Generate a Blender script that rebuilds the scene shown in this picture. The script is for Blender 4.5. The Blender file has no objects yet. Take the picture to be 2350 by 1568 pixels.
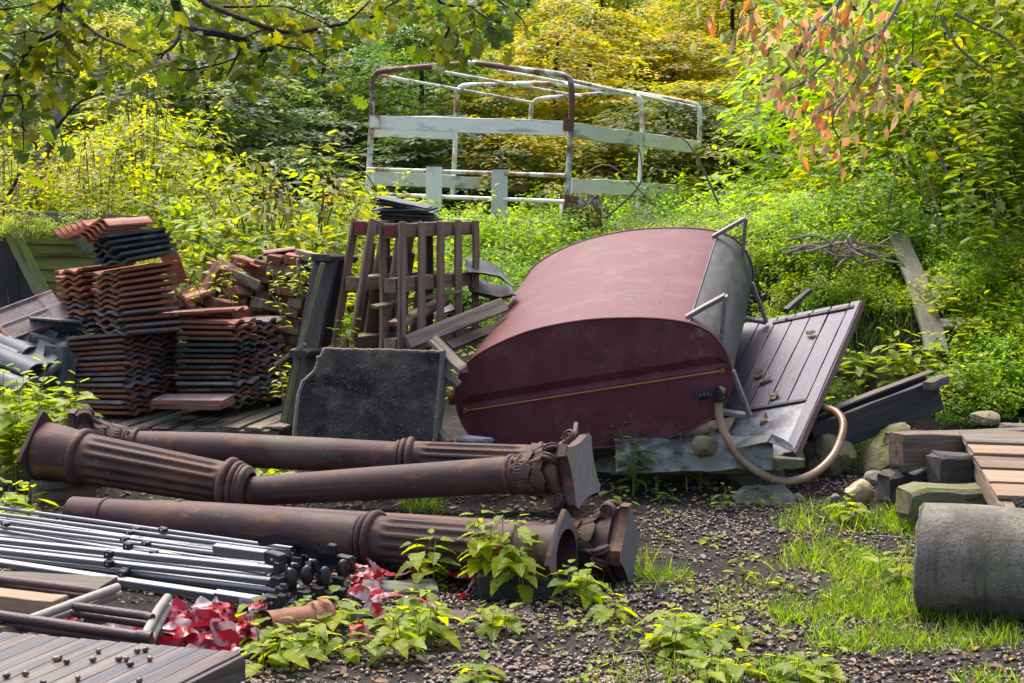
import bpy, math, random
import numpy as np
from mathutils import Vector as V, Matrix, noise
R = math.radians
sc = bpy.context.scene
COL = sc.collection
rnd = random.Random(11)

# ------------------------------------------------------------------ camera
FPX, CX, CY, CAMZ, PITCH = 3700.0, 1175.0, 784.0, 1.7, R(5.16)   # the photograph measured on a 2350 x 1568 sheet
cam_data = bpy.data.cameras.new('camera')
cam_data.sensor_width = 36.0
cam_data.lens = 36.0 * FPX / 2350.0
cam_data.clip_end = 600.0
cam_data.clip_start = 0.05
cam = bpy.data.objects.new('camera', cam_data)
COL.objects.link(cam)
cam.location = (0, 0, CAMZ)
cam.rotation_euler = (R(90) - PITCH, 0, 0)
sc.camera = cam

# ------------------------------------------------------------------ world, sun, exposure
SUN_EL, SUN_AZ = R(62), R(-25)           # azimuth clockwise from +Y
world = bpy.data.worlds.new('World')
sc.world = world
world.use_nodes = True
wn = world.node_tree
sky = wn.nodes.new('ShaderNodeTexSky')
sky.sky_type = 'NISHITA'
sky.sun_disc = False
sky.sun_elevation = SUN_EL
sky.sun_rotation = SUN_AZ
sky.air_density = 1.0
sky.dust_density = 5.0
sky.ozone_density = 0.6
wn.links.new(sky.outputs[0], wn.nodes['Background'].inputs[0])
wn.nodes['Background'].inputs[1].default_value = 0.15
sun_data = bpy.data.lights.new('sun', 'SUN')
sun_data.energy = 2.1
sun_data.angle = R(35)
sun_data.color = (1.0, 0.95, 0.87)
sun = bpy.data.objects.new('sun', sun_data)
COL.objects.link(sun)
sd = V((math.sin(SUN_AZ) * math.cos(SUN_EL), math.cos(SUN_AZ) * math.cos(SUN_EL), math.sin(SUN_EL)))
sun.rotation_euler = sd.to_track_quat('Z', 'Y').to_euler()
sc.view_settings.view_transform = 'Standard'
sc.view_settings.look = 'None'
sc.view_settings.gamma = 1.0
sc.view_settings.use_curve_mapping = False
sc.view_settings.exposure = 1.32
sc.cycles.max_bounces = 6
sc.cycles.transparent_max_bounces = 4

# ------------------------------------------------------------------ measuring helpers
FW = V((0, math.cos(PITCH), -math.sin(PITCH)))
UP = V((0, math.sin(PITCH), math.cos(PITCH)))
def ray(x, y):
    return FW * FPX + V((1, 0, 0)) * (x - CX) - UP * (y - CY)
def P(x, y, d):
    r = ray(x, y)
    return V((0, 0, CAMZ)) + r * (d / r.y)
def PZ(x, y, z=0.0):
    r = ray(x, y)
    return V((0, 0, CAMZ)) + r * ((z - CAMZ) / r.z)
CROP = {1: (0, 450, .3827), 2: (600, 450, .42735), 3: (1050, 500, .4783), 4: (0, 950, .458), 5: (800, 1000, .42607),
        6: (1650, 900, .4899), 7: (850, 120, .40426), 8: (1750, 450, .4146), 9: (0, 0, .42553), 10: (900, 0, .34043),
        11: (1600, 0, .38298), 12: (550, 1250, .17216), 13: (1220, 1020, .26786), 14: (0, 520, .28056), 15: (0, 1380, .26383)}
def K(i, u, v):
    x0, y0, s = CROP[i]
    return ((x0 + u * s) * .94, (y0 + v * s) * .94)
def PK(i, u, v, d):
    return P(*K(i, u, v), d)
def smooth(a, b, x):
    t = min(1.0, max(0.0, (x - a) / (b - a)))
    return t * t * (3 - 2 * t)
def lerp(a, b, t):
    return a + (b - a) * t
def hgt(x, y):
    s = smooth(0.7, 2.6, x)
    toe, wid = lerp(10.7, 9.6, s), lerp(4.3, 3.2, s)
    z = .16 * smooth(8.6, 10.6, y) * (1 - s) + lerp(1.02, 1.40, s) * smooth(toe, toe + wid, y)
    if y > 18: z += .13 * (y - 18)  # hillside slope added so the rows of trees shade each other less
    if y > 34: z += .12 * (y - 34)
    z += .12 * noise.noise((x * .5, y * .5, 3.1)) * smooth(9.5, 12, y)
    z += .022 * noise.noise((x * 1.7, y * 1.7, 0)) + .008 * noise.noise((x * 6, y * 6, 5))
    return z
def GP(x, y):
    """first point on the ground under pixel x, y"""
    r = ray(x, y); r = r / r.y
    d = 4.0
    while d < 60:
        p = V((0, 0, CAMZ)) + r * d
        if p.z < hgt(p.x, p.y): return V((p.x, p.y, hgt(p.x, p.y)))
        d += .04
    return V((0, 0, CAMZ)) + r * 60

# ------------------------------------------------------------------ object helpers
WM = {}
def link(o, parent=None, mw=None):
    mw = Matrix(mw) if mw is not None else Matrix()
    COL.objects.link(o)
    if parent is not None:
        o.parent = parent
        o.matrix_parent_inverse = WM[parent.name].inverted()
    o.matrix_basis = mw
    WM[o.name] = mw
    return o
def tag(o, label, cat, group=None, kind=None):
    o['label'] = label; o['category'] = cat; o['kind'] = kind or 'thing'
    if group: o['group'] = group
    return o
def thing(name, label, cat, loc=(0, 0, 0), group=None):
    o = bpy.data.objects.new(name, None)
    o.empty_display_size = .1
    link(o, None, Matrix.Translation(V(loc)))
    return tag(o, label, cat, group)
def ob(name, me, mw=None, parent=None, color=None):
    o = bpy.data.objects.new(name, me)
    if color: o.color = (*color, 1)
    return link(o, parent, mw)
def mesh(verts, faces, mat=None, smooth_=False):
    me = bpy.data.meshes.new('shape')
    me.from_pydata([tuple(v) for v in verts], [], faces)
    if mat: me.materials.append(mat)
    if smooth_:
        me.polygons.foreach_set('use_smooth', [True] * len(me.polygons))
    me.update()
    return me
def autosmooth(me, ang=35):
    me.polygons.foreach_set('use_smooth', [True] * len(me.polygons))
    try: me.set_sharp_from_angle(angle=R(ang))
    except Exception: pass
    return me
def frame(p, x, z=(0, 0, 1)):
    x = V(x).normalized(); z = V(z)
    y = z.cross(x)
    if y.length < 1e-4: y = V((0, 1, 0)).cross(x)
    y.normalize(); z = x.cross(y)
    m = Matrix((x, y, z)).transposed().to_4x4()
    m.translation = V(p)
    return m
def plank_mesh(L, w, h, mat, bev=.003, segs=3, wob=.002, seed=0, ends=0.0, bow=0.0):
    """a plank along X: octagon section, uneven edges, chamfered ends"""
    rr = random.Random(seed)
    b = min(bev, w * .3, h * .3)
    sec = [(-w/2 + b, -h/2), (w/2 - b, -h/2), (w/2, -h/2 + b), (w/2, h/2 - b), (w/2 - b, h/2), (-w/2 + b, h/2), (-w/2, h/2 - b), (-w/2, -h/2 + b)]
    st = [0.0, b] + [L * (i + 1) / (segs + 1) for i in range(segs)] + [L - b, L]
    vs, fs = [], []
    for i, s in enumerate(st):
        k = 1 - (b / max(w, h) * 1.2 if i in (0, len(st) - 1) else 0)
        oy, oz = rr.uniform(-wob, wob), rr.uniform(-wob, wob) + bow * math.sin(math.pi * s / L)
        for (y, z) in sec:
            e = rr.uniform(-ends, ends) if i in (0, 1, len(st) - 2, len(st) - 1) else 0
            vs.append((s - L/2 + e, y * k + oy + rr.uniform(-wob, wob) * .5, z * k + oz + rr.uniform(-wob, wob) * .5))
    n = 8
    for i in range(len(st) - 1):
        for j in range(n):
            a, c = i * n + j, i * n + (j + 1) % n
            fs.append((a, c, c + n, a + n))
    fs.append(tuple(range(n - 1, -1, -1)))
    fs.append(tuple(range((len(st) - 1) * n, len(st) * n)))
    return mesh(vs, [f[::-1] for f in fs], mat)
_sd = [0]
def bar(name, p0, p1, w, h, mat, parent=None, up=(0, 0, 1), **k):
    p0, p1 = V(p0), V(p1)
    _sd[0] += 1
    k.setdefault('seed', _sd[0])
    me = plank_mesh((p1 - p0).length, w, h, mat, **k)
    return ob(name, me, frame((p0 + p1) / 2, p1 - p0, up), parent)
def catmull(pts, n=8, closed=False):
    pts = [V(p) for p in pts]; out = []
    m = len(pts)
    for i in range(m if closed else m - 1):
        if closed: a, b, c, d = pts[i-1], pts[i], pts[(i+1) % m], pts[(i+2) % m]
        else: a, b, c, d = pts[max(i-1, 0)], pts[i], pts[i+1], pts[min(i+2, m-1)]
        for j in range(n):
            t = j / n
            out.append(.5 * ((2*b) + (c-a)*t + (2*a-5*b+4*c-d)*t*t + (3*b-a-3*c+d)*t*t*t))
    if not closed: out.append(pts[-1])
    return out
def tube_geo(pts, r, n=8, cap=True, twist=0):
    pts = [V(p) for p in pts]
    m = len(pts)
    rs = r if isinstance(r, (list, tuple)) else [r] * m
    if len(rs) != m: rs = [np.interp(i / (m-1), np.linspace(0, 1, len(rs)), rs) for i in range(m)]
    vs, fs = [], []
    t = (pts[1] - pts[0]).normalized()
    nrm = t.cross(V((0, 0, 1)))
    if nrm.length < .1: nrm = t.cross(V((0, 1, 0)))
    nrm.normalize()
    for i, p in enumerate(pts):
        t2 = ((pts[min(i+1, m-1)] - pts[max(i-1, 0)])).normalized()
        nrm = (nrm - t2 * nrm.dot(t2)).normalized()
        bn = t2.cross(nrm)
        for j in range(n):
            a = 2 * math.pi * j / n + twist
            vs.append(p + (nrm * math.cos(a) + bn * math.sin(a)) * rs[i])
    for i in range(m - 1):
        for j in range(n):
            a, c = i*n + j, i*n + (j+1) % n
            fs.append((a, c, c+n, a+n))
    if cap:
        fs.append(tuple(range(n-1, -1, -1))); fs.append(tuple(range((m-1)*n, m*n)))
    return vs, fs
def tube(name, pts, r, mat, parent=None, n=8, curve=0, cap=True):
    if curve: pts = catmull(pts, curve)
    o0 = V(pts[0])
    x = V(pts[-1]) - o0
    if x.length < 1e-3: x = V((1, 0, 0))
    mw = frame(o0, x); inv = mw.inverted()
    vs, fs = tube_geo([inv @ V(p) for p in pts], r, n, cap)
    return ob(name, autosmooth(mesh(vs, fs, mat), 50), mw, parent)
def geo(name, vs, fs, mat, parent=None, origin=None, sm=None):
    """a mesh given in world coordinates; its origin goes to its first point or the one given"""
    o = V(origin) if origin is not None else V(vs[0])
    me = mesh([V(v) - o for v in vs], fs, mat)
    if sm: autosmooth(me, sm)
    return ob(name, me, Matrix.Translation(o), parent)
def lathe_mesh(prof, mat, n=32, flute=None, ang=40, close=True):
    """profile [(x, r)...] turned about X; flute = (x0, x1, count, depth)"""
    vs, fs = [], []
    for (x, r) in prof:
        for j in range(n):
            a = 2 * math.pi * j / n
            q = r
            if flute:
                f = smooth(flute[0], flute[0] + .03, x) * (1 - smooth(flute[1] - .03, flute[1], x))
                ph = (a * flute[2] / (2 * math.pi)) % 1.0
                q -= flute[3] * f * max(0.0, math.sin(math.pi * min(1, max(0, (ph - .16) / .68)))) ** .7
            vs.append((x, q * math.cos(a), q * math.sin(a)))
    m = len(prof)
    for i in range(m - 1):
        for j in range(n):
            a, c = i*n + j, i*n + (j+1) % n
            fs.append((a, a+n, c+n, c))
    if close:
        fs.append(tuple(range(n))); fs.append(tuple(range(m*n - 1, (m-1)*n - 1, -1)))
    return autosmooth(mesh(vs, fs, mat), ang)
def prism_geo(outline, thick, bev=0.0):
    """closed 2-D outline in XY, thickness along -Z, front at z = 0, edges chamfered"""
    n = len(outline)
    c = V((sum(p[0] for p in outline) / n, sum(p[1] for p in outline) / n))
    def ins(k):
        return [(p[0] + (c.x - p[0]) * k / max(.01, (V(p[:2]) - c).length), p[1] + (c.y - p[1]) * k / max(.01, (V(p[:2]) - c).length)) for p in outline]
    rings = [(ins(bev), 0.0), (outline, -bev), (outline, -thick + bev), (ins(bev), -thick)] if bev else [(outline, 0.0), (outline, -thick)]
    vs = [(p[0], p[1], z) for (o, z) in rings for p in o]
    fs = []
    for i in range(len(rings) - 1):
        for j in range(n):
            a, b = i*n + j, i*n + (j+1) % n
            fs.append((a, a+n, b+n, b))
    fs.append(tuple(range(n))); fs.append(tuple(range(len(vs)-1, len(vs)-n-1, -1)))
    return vs, fs
def rock_mesh(sx, sy, sz, mat, seed=0, planes=13, rough=.05, sub=4):
    import bmesh
    rr = random.Random(seed)
    bm = bmesh.new(); bmesh.ops.create_icosphere(bm, subdivisions=sub, radius=1)
    pl = []
    for i in range(planes):
        v = V((rr.gauss(0, 1), rr.gauss(0, 1), rr.gauss(0, 1))).normalized()
        pl.append((v, rr.uniform(.62, .95)))
    for v in bm.verts:
        d = v.co.normalized()
        r = min([1.1] + [dd / d.dot(nn) for nn, dd in pl if d.dot(nn) > .2])
        r += rough * noise.noise(d * 3 + V((seed, 0, 0))) + rough * .6 * noise.noise(d * 8 + V((0, seed, 0))) + rough * .45 * noise.noise(d * 19 + V((0, 0, seed)))
        v.co = V((d.x * sx, d.y * sy, d.z * sz)) * r
    me = bpy.data.meshes.new('shape'); bm.to_mesh(me); bm.free()
    me.materials.append(mat)
    return autosmooth(me, 28)

# ------------------------------------------------------------------ materials
def mk(name, cols, scale=6, stretch=(1, 1, 1), rough=.7, metal=0.0, bump=.25, bscale=40, blotch=None, bsc=3.0, bth=.55,
       spec=.35, vary=.18, fine=None, rvar=.12, detail=6):
    m = bpy.data.materials.new(name); m.use_nodes = True
    nt = m.node_tree; N = nt.nodes; Lk = nt.links.new
    bs = N['Principled BSDF']
    tc = N.new('ShaderNodeTexCoord'); oi = N.new('ShaderNodeObjectInfo')
    mu = N.new('ShaderNodeVectorMath'); mu.operation = 'MULTIPLY_ADD'
    cx = N.new('ShaderNodeCombineXYZ')
    for i, k in enumerate((37.0, 53.0, 71.0)):
        mm = N.new('ShaderNodeMath'); mm.operation = 'MULTIPLY'; mm.inputs[1].default_value = k
        Lk(oi.outputs['Random'], mm.inputs[0]); Lk(mm.outputs[0], cx.inputs[i])
    Lk(tc.outputs['Object'], mu.inputs[0]); mu.inputs[1].default_value = stretch; Lk(cx.outputs[0], mu.inputs[2])
    def nz(s, det=detail, ro=.6):
        t = N.new('ShaderNodeTexNoise'); t.inputs['Scale'].default_value = s; t.inputs['Detail'].default_value = det
        t.inputs['Roughness'].default_value = ro
        Lk(mu.outputs[0], t.inputs['Vector']); return t
    def ramp(src, stops):
        r = N.new('ShaderNodeValToRGB')
        el = r.color_ramp.elements
        while len(el) < len(stops): el.new(.5)
        for e, (p, c) in zip(el, stops):
            e.position = p; e.color = (*c, 1) if len(c) == 3 else c
        Lk(src, r.inputs[0]); return r
    n1 = nz(scale)
    k = len(cols)
    st = [(.3 + .4 * i / max(1, k - 1), c) for i, c in enumerate(cols)]
    r1 = ramp(n1.outputs[0], st)
    out = r1.outputs[0]
    def mix(fac, a, b, mode='MIX'):
        x = N.new('ShaderNodeMix'); x.data_type = 'RGBA'; x.blend_type = mode
        if isinstance(fac, float): x.inputs[0].default_value = fac
        else: Lk(fac, x.inputs[0])
        for i, s in ((6, a), (7, b)):
            if isinstance(s, tuple): x.inputs[i].default_value = (*s, 1)
            else: Lk(s, x.inputs[i])
        return x.outputs[2]
    bl = blotch if isinstance(blotch, list) else ([(blotch, bsc, bth)] if blotch else [])
    for bb in bl:
        bc, bs_, bt = bb[:3]
        n2 = nz(bs_, 8, .65)
        if len(bb) > 3:                        # drawn-out marks: scratches and runs
            vm = N.new('ShaderNodeVectorMath'); vm.operation = 'MULTIPLY'; vm.inputs[1].default_value = bb[3]
            Lk(mu.outputs[0], vm.inputs[0]); Lk(vm.outputs[0], n2.inputs['Vector']); n2.inputs['Detail'].default_value = 2
        r2 = ramp(n2.outputs[0], [(bt - .05, (0, 0, 0)), (bt + .05, (1, 1, 1))])
        out = mix(r2.outputs[0], out, bc)
    if fine:                                   # speckle
        n4 = nz(fine[1], 2, .5)
        r4 = ramp(n4.outputs[0], [(fine[2] - .03, (0, 0, 0)), (fine[2] + .03, (1, 1, 1))])
        out = mix(r4.outputs[0], out, fine[0])
    hs = N.new('ShaderNodeHueSaturation')
    mr = N.new('ShaderNodeMapRange'); mr.inputs[3].default_value = 1 - vary; mr.inputs[4].default_value = 1 + vary
    Lk(oi.outputs['Random'], mr.inputs[0]); Lk(mr.outputs[0], hs.inputs['Value'])
    Lk(out, hs.inputs['Color'])
    Lk(hs.outputs[0], bs.inputs['Base Color'])
    mr2 = N.new('ShaderNodeMapRange'); mr2.inputs[3].default_value = max(.05, rough - rvar); mr2.inputs[4].default_value = min(1, rough + rvar)
    Lk(n1.outputs[0], mr2.inputs[0]); Lk(mr2.outputs[0], bs.inputs['Roughness'])
    bs.inputs['Metallic'].default_value = metal
    bs.inputs['Specular IOR Level'].default_value = spec
    if bump:
        n3 = nz(bscale, 4)
        b = N.new('ShaderNodeBump'); b.inputs['Strength'].default_value = bump; b.inputs['Distance'].default_value = .012
        Lk(n3.outputs[0], b.inputs['Height']); Lk(b.outputs[0], bs.inputs['Normal'])
    return m
def leaf_mat(name, trans=.55, rough=.45, spec=.35, sat=1.0):
    m = bpy.data.materials.new(name); m.use_nodes = True
    nt = m.node_tree; N = nt.nodes; Lk = nt.links.new
    bs = N['Principled BSDF']; out = N['Material Output']
    at = N.new('ShaderNodeAttribute'); at.attribute_name = 'Col'
    oi = N.new('ShaderNodeObjectInfo')
    mx = N.new('ShaderNodeMix'); mx.data_type = 'RGBA'; mx.blend_type = 'MULTIPLY'; mx.inputs[0].default_value = 1
    Lk(at.outputs['Color'], mx.inputs[6]); Lk(oi.outputs['Color'], mx.inputs[7])
    tc = N.new('ShaderNodeTexCoord')
    nz = N.new('ShaderNodeTexNoise'); nz.inputs['Scale'].default_value = 30; nz.inputs['Detail'].default_value = 2
    Lk(tc.outputs['Object'], nz.inputs['Vector'])
    mr = N.new('ShaderNodeMapRange'); mr.inputs[1].default_value = .3; mr.inputs[2].default_value = .7; mr.inputs[3].default_value = .75; mr.inputs[4].default_value = 1.2
    Lk(nz.outputs[0], mr.inputs[0])
    hs = N.new('ShaderNodeHueSaturation'); hs.inputs['Saturation'].default_value = sat
    Lk(mr.outputs[0], hs.inputs['Value']); Lk(mx.outputs[2], hs.inputs['Color'])
    Lk(hs.outputs[0], bs.inputs['Base Color'])
    bs.inputs['Roughness'].default_value = rough
    bs.inputs['Specular IOR Level'].default_value = spec
    tr = N.new('ShaderNodeBsdfTranslucent')
    g = N.new('ShaderNodeHueSaturation'); g.inputs['Hue'].default_value = .49; g.inputs['Saturation'].default_value = 1.05; g.inputs['Value'].default_value = 1.9
    Lk(hs.outputs[0], g.inputs['Color']); Lk(g.outputs[0], tr.inputs['Color'])
    mi = N.new('ShaderNodeMixShader'); mi.inputs[0].default_value = trans
    Lk(bs.outputs[0], mi.inputs[1]); Lk(tr.outputs[0], mi.inputs[2]); Lk(mi.outputs[0], out.inputs[0])
    return m
M = {}
M['leaf'] = leaf_mat('leaf')
M['litter'] = leaf_mat('litter', .1, .6, .25)
M['iron'] = mk('cast_iron', [(.038, .017, .016), (.060, .028, .026), (.085, .045, .041)], 7, (.5, 1, 1), .7, 0, .14, 190, [((.15, .062, .028), 9, .61), ((.11, .048, .026), 3.5, .60), ((.085, .068, .05), 2.2, .60), ((.13, .11, .095), 26, .68), ((.13, .06, .03), 3, .66, (.5, 6, 6))], spec=.35)
M['iron_cut'] = mk('iron_cut', [(.16, .125, .12), (.23, .19, .18)], 30, (1, 1, 1), .8, 0, .3, 120, (.17, .16, .08), 6, .55)
M['tank'] = mk('tank_paint', [(.100, .022, .030), (.120, .030, .038), (.136, .040, .048)], 4, (1.5, 1, 1), .68, 0, .03, 60, [((.146, .050, .058), 3.5, .56), ((.20, .12, .125), 34, .67), ((.05, .02, .024), 3.0, .70, (16, .7, .9)), ((.055, .022, .026), 3.2, .71, (.6, 14, 1.2)), ((.24, .15, .155), 5, .72, (9, 1.1, .8))], spec=.35, rvar=.1)
M['tankgrey'] = mk('tank_bare_steel', [(.022, .021, .024), (.045, .043, .046), (.085, .082, .085)], 5, (1.2, 4, .8), .6, .1, .15, 60, (.05, .045, .05), 3, .6, spec=.5)
M['steel'] = mk('weathered_steel', [(.14, .12, .11), (.24, .21, .2)], 14, (1, 1, 1), .6, .2, .2, 80, (.11, .055, .035), 8, .6)
M['brass'] = mk('brass', [(.32, .17, .05), (.4, .24, .08)], 20, rough=.4, metal=.6, bump=.05)
M['hose'] = mk('hose_rubber', [(.26, .15, .07), (.36, .24, .14), (.42, .32, .22)], 4, rough=.42, bump=.06, spec=.5, blotch=(.2, .08, .035), bsc=2.5, bth=.58)
M['doorpaint'] = mk('door_paint', [(.045, .032, .055), (.062, .045, .074), (.085, .063, .098)], 5, (.3, 2, 2), .5, 0, .25, 40, [((.028, .02, .028), 9, .63), ((.16, .13, .15), 14, .68)], spec=.35)
M['doorpanel'] = mk('door_worn_panel', [(.055, .05, .075), (.085, .07, .09)], 5, (1, 1, 1), .35, 0, .15, 40, [((.24, .26, .29), 4.5, .52), ((.12, .13, .15), 11, .58)], spec=.35)
M['dooredge'] = mk('door_edge', [(.10, .035, .035), (.16, .12, .10)], 8, (.4, 2, 2), .7, 0, .4, 50)
M['board_grey'] = mk('grey_painted_board', [(.085, .088, .098), (.14, .143, .152)], 6, (.3, 2, 2), .75, 0, .3, 40, [((.08, .07, .07), 8, .6), ((.05, .045, .05), 14, .66)])
M['zinc'] = mk('zinc_sheet', [(.20, .21, .195), (.30, .31, .29)], 5, (.6, 1, 1), .55, .2, .25, 25, [((.09, .09, .075), 6, .56), ((.26, .27, .26), 9, .64)])
M['alu'] = mk('aluminium', [(.17, .17, .185), (.24, .24, .255)], 5, (.1, 1, 1), .5, .6, .03, 60, rvar=.06, vary=.08)
M['plastic'] = mk('black_plastic', [(.012, .012, .014), (.022, .022, .025)], 20, rough=.42, bump=.08, spec=.5)
M['cloth'] = mk('black_cloth', [(.005, .005, .007), (.009, .009, .012)], 20, rough=1.0, bump=.3, bscale=160, spec=0)
M['paper'] = mk('paper_label', [(.5, .49, .52), (.6, .59, .62)], 20, rough=.7, bump=.1)
M['ink'] = mk('ink', [(.03, .03, .05), (.05, .05, .08)], 20, rough=.7, bump=0)
M['screw'] = mk('screw_steel', [(.5, .5, .5), (.6, .6, .6)], 20, rough=.3, metal=.9, bump=0)
M['rusttube'] = mk('rusty_tube', [(.050, .028, .030), (.08, .045, .045), (.10, .06, .055)], 12, (.4, 1, 1), .55, .1, .3, 90, (.16, .075, .03), 16, .68, spec=.5)
M['greytube'] = mk('grey_tube', [(.20, .18, .16), (.30, .27, .24)], 10, (.4, 1, 1), .6, .1, .3, 90, [((.12, .13, .05), 6, .6), ((.13, .06, .04), 14, .66)])
M['whitetube'] = mk('white_chipped_paint', [(.66, .66, .58), (.78, .78, .69)], 6, rough=.55, bump=.2, bscale=60, blotch=[((.34, .18, .08), 3.2, .55), ((.12, .055, .035), 5, .60)])
M['rustpost'] = mk('rusty_paint', [(.10, .045, .035), (.17, .08, .05)], 5, rough=.65, bump=.3, bscale=60, blotch=[((.62, .66, .58), 2.6, .56)])
M['whiteboard'] = mk('white_board', [(.66, .64, .58), (.80, .78, .72)], 7, (.3, 1.5, 1.5), .65, 0, .25, 50, [((.36, .38, .32), 7, .60), ((.14, .14, .12), 12, .67)])
M['tile_orange'] = mk('orange_concrete_tile', [(.25, .078, .032), (.31, .115, .055), (.20, .08, .05)], 9, rough=.85, bump=.5, bscale=70, blotch=[((.15, .13, .06), 6, .62), ((.06, .04, .032), 5, .64), ((.26, .24, .19), 18, .69)], vary=.3)
M['tile_purple'] = mk('purple_concrete_tile', [(.15, .112, .12), (.20, .155, .16), (.165, .095, .088)], 9, rough=.85, bump=.5, bscale=70, blotch=[((.24, .21, .20), 8, .58), ((.06, .042, .046), 5, .63), ((.14, .14, .07), 7, .66)], vary=.3)
M['tile_brown'] = mk('brown_concrete_tile', [(.19, .07, .045), (.27, .11, .072), (.17, .085, .068)], 9, rough=.85, bump=.5, bscale=70, blotch=[((.17, .15, .08), 5, .62), ((.05, .034, .03), 6, .63)], vary=.3)
M['tile_dark'] = mk('dark_slate_tile', [(.035, .037, .042), (.06, .063, .068)], 8, rough=.6, bump=.35, bscale=60, blotch=[((.12, .15, .11), 5, .58)], vary=.25)
M['tile_blue'] = mk('blue_grey_glazed_tile', [(.06, .072, .09), (.09, .103, .122)], 5, rough=.65, bump=.15, bscale=60, blotch=(.18, .2, .2), bsc=6, bth=.62, spec=.5)
M['clay'] = mk('red_clay_tile', [(.27, .075, .04), (.34, .12, .07), (.22, .08, .06)], 6, rough=.6, bump=.2, bscale=60, blotch=[((.10, .04, .03), 5, .62), ((.38, .22, .16), 7, .66)], vary=.2)
M['terracotta'] = mk('terracotta', [(.22, .075, .035), (.28, .11, .06)], 8, rough=.6, bump=.2, bscale=60, blotch=(.14, .06, .04), bsc=5, bth=.6)
M['brick_red'] = mk('red_brick', [(.17, .06, .04), (.25, .095, .065), (.14, .06, .05)], 10, rough=.9, bump=.6, bscale=50, blotch=[((.24, .19, .14), 7, .6), ((.07, .05, .035), 5, .62)], vary=.35)
M['brick_pale'] = mk('mossy_brick', [(.22, .17, .11), (.28, .22, .16), (.15, .12, .07)], 10, rough=.9, bump=.6, bscale=50, blotch=[((.09, .09, .035), 6, .56)], vary=.3)
M['wood_grey'] = mk('weathered_wood', [(.085, .07, .055), (.16, .13, .10), (.24, .20, .16)], 6, (.25, 5, 5), .82, 0, .5, 30, (.055, .045, .04), 4, .62, vary=.22)
M['wood_pallet'] = mk('pallet_wood', [(.125, .08, .052), (.20, .135, .09), (.27, .195, .14)], 6, (.25, 5, 5), .8, 0, .45, 30, [((.06, .042, .035), 4, .6), ((.15, .14, .06), 7, .66)], vary=.25)
M['wood_new'] = mk('new_wood', [(.20, .125, .075), (.27, .175, .11), (.33, .23, .155)], 5, (.25, 5, 5), .7, 0, .3, 30, (.18, .10, .06), 4, .62, vary=.2)
M['wood_moss'] = mk('mossy_wood', [(.09, .085, .045), (.14, .135, .07), (.19, .18, .11)], 6, (.3, 4, 4), .88, 0, .5, 30, [((.15, .17, .035), 4, .56), ((.05, .045, .03), 7, .62)], vary=.2)
M['wood_dark'] = mk('dark_wood', [(.018, .016, .017), (.035, .03, .03), (.06, .05, .048)], 6, (.3, 4, 4), .7, 0, .5, 30, (.07, .065, .05), 4, .66, vary=.25, spec=.4)
M['wood_brown'] = mk('brown_old_wood', [(.06, .042, .03), (.11, .078, .055), (.16, .12, .085)], 6, (.3, 4, 4), .8, 0, .6, 26, (.03, .025, .02), 4, .58, vary=.2)
M['wood_table'] = mk('table_board_wood', [(.075, .055, .045), (.125, .098, .082), (.165, .135, .118)], 4, (.2, 4, 4), .45, 0, .3, 36, [((.055, .055, .066), 2.6, .52), ((.075, .038, .03), 3.4, .60), ((.03, .027, .028), 5, .60)], vary=.08, spec=.3)
M['redpaint'] = mk('red_paint_mark', [(.22, .02, .03), (.13, .04, .035)], 12, rough=.8, bump=.3)
M['concrete'] = mk('pipe_concrete', [(.115, .100, .080), (.16, .142, .115), (.205, .183, .15)], 5, rough=.9, bump=.45, bscale=70, blotch=[((.085, .074, .056), 3, .54), ((.13, .13, .07), 4, .60), ((.05, .044, .037), 2.4, .60), ((.24, .22, .19), 14, .68), ((.06, .052, .042), 3, .62, (6, .8, .8))], fine=((.075, .066, .054), 110, .60))
M['slab'] = mk('tarred_slab', [(.020, .019, .021), (.042, .038, .036), (.080, .067, .057)], 4, rough=.8, bump=1.0, bscale=75, blotch=[((.10, .083, .066), 3.2, .55), ((.006, .006, .008), 4.5, .6)], fine=((.22, .21, .2), 85, .68), spec=.25)
M['slabedge'] = mk('slab_concrete_edge', [(.12, .105, .09), (.19, .17, .145)], 14, rough=.95, bump=.9, bscale=60, fine=((.3, .29, .27), 80, .7))
M['stone_moss'] = mk('mossy_stone', [(.16, .14, .07), (.23, .20, .11), (.30, .26, .17)], 6, rough=.95, bump=.8, bscale=30, blotch=[((.13, .14, .035), 4, .58), ((.07, .06, .045), 5, .62)], vary=.12)
M['stone_tan'] = mk('tan_stone', [(.25, .17, .085), (.33, .25, .15), (.4, .33, .23)], 6, rough=.9, bump=.8, bscale=30, blotch=(.10, .07, .04), bsc=5, bth=.6)
M['stone_grey'] = mk('grey_stone', [(.09, .085, .075), (.14, .13, .115), (.18, .17, .15)], 6, rough=.9, bump=.6, bscale=40, blotch=(.07, .075, .04), bsc=5, bth=.6)
M['whitestone'] = mk('pale_broken_concrete', [(.3, .3, .28), (.42, .42, .40)], 8, rough=.9, bump=.5, bscale=50, blotch=(.18, .19, .1), bsc=6, bth=.58)
M['ground'] = mk('mud_and_grit', [(.012, .0095, .0085), (.024, .019, .016), (.042, .034, .028)], 5, rough=.88, bump=1.0, bscale=70, blotch=[((.010, .0085, .008), 1.7, .52), ((.055, .049, .044), 11, .63)], fine=((.11, .095, .085), 150, .66), vary=0, spec=.2, rvar=.12)
M['bark'] = mk('dark_bark', [(.014, .011, .010), (.03, .025, .02), (.05, .043, .034)], 12, (.4, 2, 2), .9, 0, .8, 30, (.05, .06, .025), 6, .66)
M['bark_pale'] = mk('pale_bark', [(.20, .17, .125), (.30, .26, .20), (.13, .10, .07)], 7, (.4, 1, 1), .85, 0, .6, 30, [((.07, .055, .04), 5, .58)])
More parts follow.
